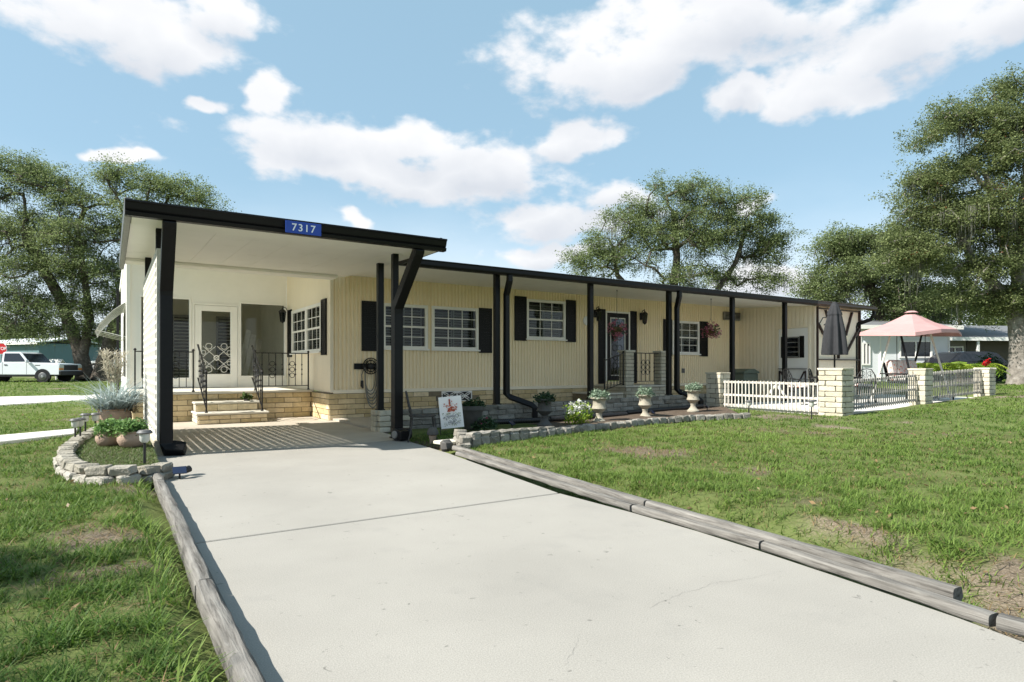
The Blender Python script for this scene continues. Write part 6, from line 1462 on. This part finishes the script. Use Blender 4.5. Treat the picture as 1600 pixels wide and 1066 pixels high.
for a in (-.2, .12): hbox(mb_, MB(), (mbx.x, mbx.y, 0), cr_, Vector((SN, CS, 0)), a, a + .14, -.206, -.202, 1.12, 1.3).build('opening', 'car_dark', mb_)
# stop sign
ss = at(2, 545, 42); sgr = empty('stop_sign', (ss.x, ss.y, .35), 'red octagonal stop sign at the far left edge', 'sign'); fw = Vector((SN, CS, 0))
MB().tube([(ss.x + .05 * SN, ss.y + .05 * CS, .3), (ss.x + .05 * SN, ss.y + .05 * CS, ss.z + .4)], .03, 8).build('post', 'grey_metal', sgr)
oc = [(math.cos(R_(22.5 + 45 * i)), math.sin(R_(22.5 + 45 * i))) for i in range(8)]
MB().extrude([(a * .41, b * .41) for a, b in oc], ss, cr_, Z1, fw, .008).build('rim', 'sign_white', sgr)
MB().extrude([(a * .38, b * .38) for a, b in oc], ss - fw * .006, cr_, Z1, fw, .005).build('face', 'sign_red', sgr)
text(sgr, 'STOP', .30, ss - fw * .010, (R_(90), 0, -TH), 'sign_white', 'lettering')

# ================================================================== VEHICLES
def vehicle(label, cat, name, origin, heading, body_prof, W_, paint, wheels, wr, windows, extra=None, cabin=None, shield=None):
    """side outline in (length, height) extruded to the body width, cabin tapered inwards; nose towards +x"""
    t = empty(name, (0, 0, 0), label, cat)
    bm = bmesh.new()
    def slab(prof, w0, w1, zmid):
        fr = [bm.verts.new((x, -(w0 if z <= zmid else w1) / 2, z)) for x, z in prof]; bk = [bm.verts.new((x, (w0 if z <= zmid else w1) / 2, z)) for x, z in prof]; n = len(prof)
        bm.faces.new(fr); bm.faces.new(bk[::-1])
        for i in range(n): bm.faces.new((fr[i], fr[(i + 1) % n], bk[(i + 1) % n], bk[i]))
    slab(body_prof, W_, W_, 99)
    if cabin: slab(cabin[0], W_ - .03, W_ - cabin[1], cabin[2])
    bmesh.ops.recalc_face_normals(bm, faces=bm.faces)
    es = [e for e in bm.edges if e.calc_face_angle(0) > .45]
    bmesh.ops.bevel(bm, geom=es, offset=.035, segments=2, affect='EDGES', clamp_overlap=True)
    me = bpy.data.meshes.new('body'); bm.to_mesh(me); bm.free(); me.materials.append(MATS[paint]); me.polygons.foreach_set('use_smooth', [True] * len(me.polygons)); me.set_sharp_from_angle(angle=R_(35))
    link(bpy.data.objects.new('body', me), t)
    for s in (-1, 1):
        for nm, poly, y0, y1 in windows:
            q = [Vector((x, s * (y0 + (y1 - y0) * f), z)) for x, z, f in poly]; qo = [v + Vector((0, s * .012, 0)) for v in q]; n = len(q)
            MB().add(q + qo, [tuple(range(n)), tuple(range(2 * n - 1, n - 1, -1))] + [(i, (i + 1) % n, n + (i + 1) % n, n + i) for i in range(n)]).build(nm, 'car_dark', t)
        for x in wheels:
            y = s * (W_ / 2 - .10)
            wv = MB().tube([(x, y - .11, wr), (x, y + .11, wr)], wr, 26).build('wheel', 'tyre', t, True, bevel=.02)
            MB().tube([(x, y + s * .112, wr), (x, y + s * .125, wr)], [wr * .62, wr * .55], 18).build('rim', 'grey_metal', wv, True)
            MB().tube([(x, y + s * .125, wr), (x, y + s * .15, wr)], [wr * .2, wr * .16], 12).build('hub', 'steel', wv, True)
            aw_ = MB(); pts = [(x + (wr + .06) * math.cos(a), s * (W_ / 2 + .004), wr + (wr + .06) * math.sin(a)) for a in np.linspace(-.25, math.pi + .25, 16)]
            n = len(pts); aw_.add(pts + [(a, b + s * .008, c) for a, b, c in pts], [tuple(range(n)), tuple(range(2 * n - 1, n - 1, -1))]).build('wheel_arch', 'plastic_black', t)
    if shield:
        (xa, za), (xb, zb_), ya, yb2 = shield; nv_ = Vector((zb_ - za, 0, xa - xb)).normalized() * .012; nv_ = nv_ if nv_.z > 0 else -nv_
        q = [Vector((xa, -ya, za)), Vector((xa, ya, za)), Vector((xb, yb2, zb_)), Vector((xb, -yb2, zb_))]; qo = [v + nv_ for v in q]
        MB().add([v + nv_ * .3 for v in q] + qo, [(3, 2, 1, 0), (4, 5, 6, 7), (0, 1, 5, 4), (1, 2, 6, 5), (2, 3, 7, 6), (3, 0, 4, 7)]).build('windscreen', 'car_dark', t)
    if extra: extra(t)
    t.location = origin; t.rotation_euler = (0, 0, heading); return t
def truck_extra(t):
    MB().box(2.62, 2.78, -.98, .98, .42, .68).build('front_bumper', 'plastic_black', t, bevel=.03)
    MB().box(2.655, 2.69, -.62, .62, .72, 1.02).build('grille', 'plastic_black', t)
    for s in (-1, 1):
        MB().box(2.56, 2.69, *(sorted((s * .99, s * .66))), .86, 1.02).build('headlight', 'lens', t, bevel=.01)
        MB().box(2.52, 2.69, *(sorted((s * .99, s * .66))), .72, .85).build('indicator', 'amber', t, bevel=.01)
        m = MB().obox((.98, s * 1.12, 1.22), (.10, .20, .16)); m.bar((.95, s * .95, 1.14), (.98, s * 1.06, 1.20), .03, .03); m.build('door_mirror', 'car_white', t, bevel=.015)
        for x in (-.42, .88): MB().box(x - .006, x + .006, *(sorted((s * .985, s * 1.003))), .5, 1.18).build('door_seam', 'plastic_black', t)
        MB().box(-.32, -.16, *(sorted((s * .99, s * 1.02))), 1.0, 1.05).build('door_handle', 'plastic_black', t)
        MB().box(-2.6, 2.0, *(sorted((s * .93, s * .992))), .36, .44).build('rocker_panel', 'plastic_black', t)
        MB().box(1.35, 1.62, *(sorted((s * .996, s * 1.004))), .98, 1.02).build('badge', 'plastic_black', t)
tk_o = at(36, 598, 36.0); tk_z = tk_o.z
vehicle('white pickup truck parked on the grass at the far left', 'pickup', 'pickup_truck', (tk_o.x, tk_o.y, tk_z), -TH + .06,
        [(-2.7, .48), (2.66, .45), (2.68, 1.02), (2.62, 1.09), (1.05, 1.16), (.98, 1.18), (-.5, 1.18), (-.52, 1.12), (-2.7, 1.12)], 2.0, 'car_white', (-1.75, 1.75), .37,
        [('side_window', [(-.36, 1.22, 0), (.82, 1.22, 0), (.42, 1.68, 1), (-.36, 1.68, 1)], .974, .893)], truck_extra,
        ([(-.5, 1.12), (1.02, 1.12), (.50, 1.72), (.40, 1.76), (-.42, 1.76), (-.5, 1.70)], .24, 1.3), ((.97, 1.19), (.55, 1.67), .90, .82))
def car_extra(t):
    for s in (-1, 1):
        MB().box(2.08, 2.22, *(sorted((s * .86, s * .5))), .62, .76).build('headlight', 'lens', t, bevel=.02)
        MB().box(-2.24, -2.12, *(sorted((s * .86, s * .55))), .68, .84).build('tail_light', 'red_lamp', t, bevel=.02)
        MB().obox((.72, s * .98, 1.0), (.12, .18, .12)).build('door_mirror', 'plastic_black', t, bevel=.02)
        for x in (-.3, .75): MB().box(x - .005, x + .005, *(sorted((s * .885, s * .903))), .4, .9).build('door_seam', 'plastic_black', t)
    MB().box(2.10, 2.27, -.80, .80, .30, .52).build('front_bumper', 'plastic_black', t, bevel=.03)
cp_prof = [(-2.2, .34), (2.18, .34), (2.22, .70), (2.10, .80), (1.0, .93), (-1.9, .96), (-2.18, .92), (-2.24, .7)]
cab = ([(-1.95, .90), (1.05, .90), (.35, 1.40), (.05, 1.46), (-1.1, 1.46), (-1.55, 1.38)], .34, 1.0)
wnd = [('side_window', [(-1.45, .99, 0), (.72, .99, 0), (.20, 1.36, 1), (-1.15, 1.36, 1)], .865, .745)]
c1 = at(190, 583, 45); vehicle('white car parked behind the oak, half hidden by the porch plants', 'car', 'parked_car', (c1.x, c1.y, c1.z), -TH + math.pi, cp_prof, 1.8, 'car_white', (-1.35, 1.4), .33, wnd, car_extra, cab, ((.95, .97), (.42, 1.36), .78, .68))
c2 = at(1492, 592, 29.5); c2.z = .47; vehicle('dark car parked in front of the grey roofed house', 'car', 'parked_car', (c2.x, c2.y, c2.z), rz1 + math.pi, cp_prof, 1.8, 'car_dark', (-1.35, 1.4), .33, wnd, car_extra, cab, ((.95, .97), (.42, 1.36), .78, .68))

# ================================================================== GRASS
def lawn_grass():
    Vs, Fs, Ts = [], [], []; off = 0; r = np.random.default_rng(99)
    excl = [drive_poly, bed_poly, left_bed, house_zone, patio_poly, walk_a, walk_b, [(.2, -2), (.55, -2), (.55, 9.4), (.2, 9.4)], [(12.5, 6.9), (20.6, 6.9), (20.6, 7.6), (12.5, 7.6)], [(12.7, 7), (13.3, 7), (13.3, 10.7), (12.7, 10.7)]]
    for r0, r1, den, ln, wd in ((1.2, 4, 6500, .078, .0058), (4, 7, 3400, .078, .007), (7, 11, 1600, .072, .009), (11, 18, 640, .066, .013), (18, 30, 230, .065, .022), (30, 55, 55, .08, .04)):
        area = math.radians(112) / 2 * (r1 * r1 - r0 * r0); n = int(area * den); ang = TH + r.uniform(-R_(56), R_(56), n); rr = np.sqrt(r.uniform(r0 * r0, r1 * r1, n))
        x, y = rr * np.sin(ang), rr * np.cos(ang); keep = np.ones(n, bool)
        for pl in excl: keep &= ~inpoly(x, y, pl)
        dx = x - np.interp(y, [p[1] for p in DRX[::-1]], [p[0] for p in DRX[::-1]])
        keep &= ~((y < 8.3) & (dx > 0) & (dx < .30))
        keep &= ~((x > 14) & (y > 28) & (r.uniform(size=n) < .5))
        b = bare(x, y); tuft = .6 * vnoise(x, y, 5.5) + .4 * vnoise(x - 5, y + 9, 13.0); keep &= r.uniform(size=n) > b * .9 - .0; keep &= r.uniform(size=n) < np.clip((tuft - .22) * 2.2, .04, 1)
        x, y, b, tuft = x[keep], y[keep], b[keep], tuft[keep]
        P = np.stack([x, y, Hn(x, y) - .006], 1)
        V, Fc, tn = blades(P, ln, wd, .85, int(r0 * 10) + 5, .5, 1.0)
        sc = (.55 + tuft * .9)[:, None]; V = (V.reshape(-1, 6, 3) - P[:, None]) * sc[:, :, None] + P[:, None]
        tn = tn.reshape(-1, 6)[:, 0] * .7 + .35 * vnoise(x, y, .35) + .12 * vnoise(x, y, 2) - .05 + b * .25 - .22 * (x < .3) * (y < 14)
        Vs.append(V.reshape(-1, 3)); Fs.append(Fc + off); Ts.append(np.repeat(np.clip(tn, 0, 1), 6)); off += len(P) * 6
    o = link(bpy.data.objects.new('lawn_grass', np_mesh('lawn_grass', np.concatenate(Vs), np.concatenate(Fs), 'grass', np.concatenate(Ts)))); tag(o, 'short green grass blades covering the lawn', 'grass', None, 'stuff')
    # fallen oak leaves scattered over the lawn
    n = 2600; ang = TH + r.uniform(-R_(54), R_(54), n); rr = np.sqrt(r.uniform(1.6, 320, n)); x, y = rr * np.sin(ang), rr * np.cos(ang); keep = np.ones(n, bool)
    for pl in excl: keep &= ~inpoly(x, y, pl)
    x, y = x[keep], y[keep]; V, Fc, tn = leaves(np.stack([x, y, Hn(x, y) + .028], 1), (.0, .0, .008), 1, .045, 61, 1.5)
    o = link(bpy.data.objects.new('fallen_leaves', np_mesh('fallen_leaves', V, Fc, 'brown_leaf', tn))); tag(o, 'dry brown oak leaves scattered over the lawn', 'leaves', None, 'stuff')
    # dry thatch where the turf is thin where the turf is thin
    n = 90000; ang = TH + r.uniform(-R_(54), R_(54), n); rr = np.sqrt(r.uniform(1.4, 150, n)); x, y = rr * np.sin(ang), rr * np.cos(ang); keep = bare(x, y) + .28 > r.uniform(0, .95, n)
    for pl in excl: keep &= ~inpoly(x, y, pl)
    x, y = x[keep], y[keep]; P = np.stack([x, y, Hn(x, y) + .004], 1)
    V, Fc, tn = blades(P, .06, .005, 2.0, 77, .3, .9); V[:, 2] = np.maximum(V[:, 2], np.repeat(Hn(x, y), 6) + .002)
    o = link(bpy.data.objects.new('dry_thatch', np_mesh('dry_thatch', V, Fc, 'brown_leaf', tn))); tag(o, 'dry brown thatch on the bare patches of the lawn', 'thatch', None, 'stuff')
    # clipped turf on the raised bed
    n = 26000; x = r.uniform(-.5, .5, n); y = r.uniform(7.1, 12.7, n); k = inpoly(x, y, left_bed) & (inpoly(x + .07, y, left_bed) | (x > .2)) & (r.uniform(size=n) < np.clip(1.5 - (y - 7) * .18, .3, 1)); P = np.stack([x[k], y[k], 0 * x[k] + .138], 1)
    V, Fc, tn = blades(P, .035, .006, .8, 78); o = link(bpy.data.objects.new('bed_turf', np_mesh('bed_turf', V, Fc, 'turf', tn))); tag(o, 'short dark turf filling the raised bed', 'turf', None, 'stuff')
    # tufts along the left timber and in the joints
    n = 900; y = r.uniform(1.6, 7.4, n); x = .25 + r.normal(size=n) * .04; P = np.stack([x, y, Hn(x, y)], 1)[vnoise(x, y, 2.2) > .5]
    V, Fc, tn = blades(P, .12, .008, .8, 79); o = link(bpy.data.objects.new('edge_tufts', np_mesh('edge_tufts', V, Fc, 'grass', tn))); tag(o, 'longer grass tufts growing against the left driveway timbers', 'grass', None, 'stuff')
    n = 1500; y = r.uniform(8.0, 9.3, n); x = r.uniform(3.95, 4.9, n); k = inpoly(x, y, bed_poly); P = np.stack([x[k], y[k], Hn(x[k], y[k]) + .03], 1)
    V, Fc, tn = blades(P, .07, .008, .8, 80); o = link(bpy.data.objects.new('bed_weeds', np_mesh('bed_weeds', V, Fc, 'grass', tn))); tag(o, 'grass and weeds around the metal chair in the bed corner', 'grass', None, 'stuff')
lawn_grass()
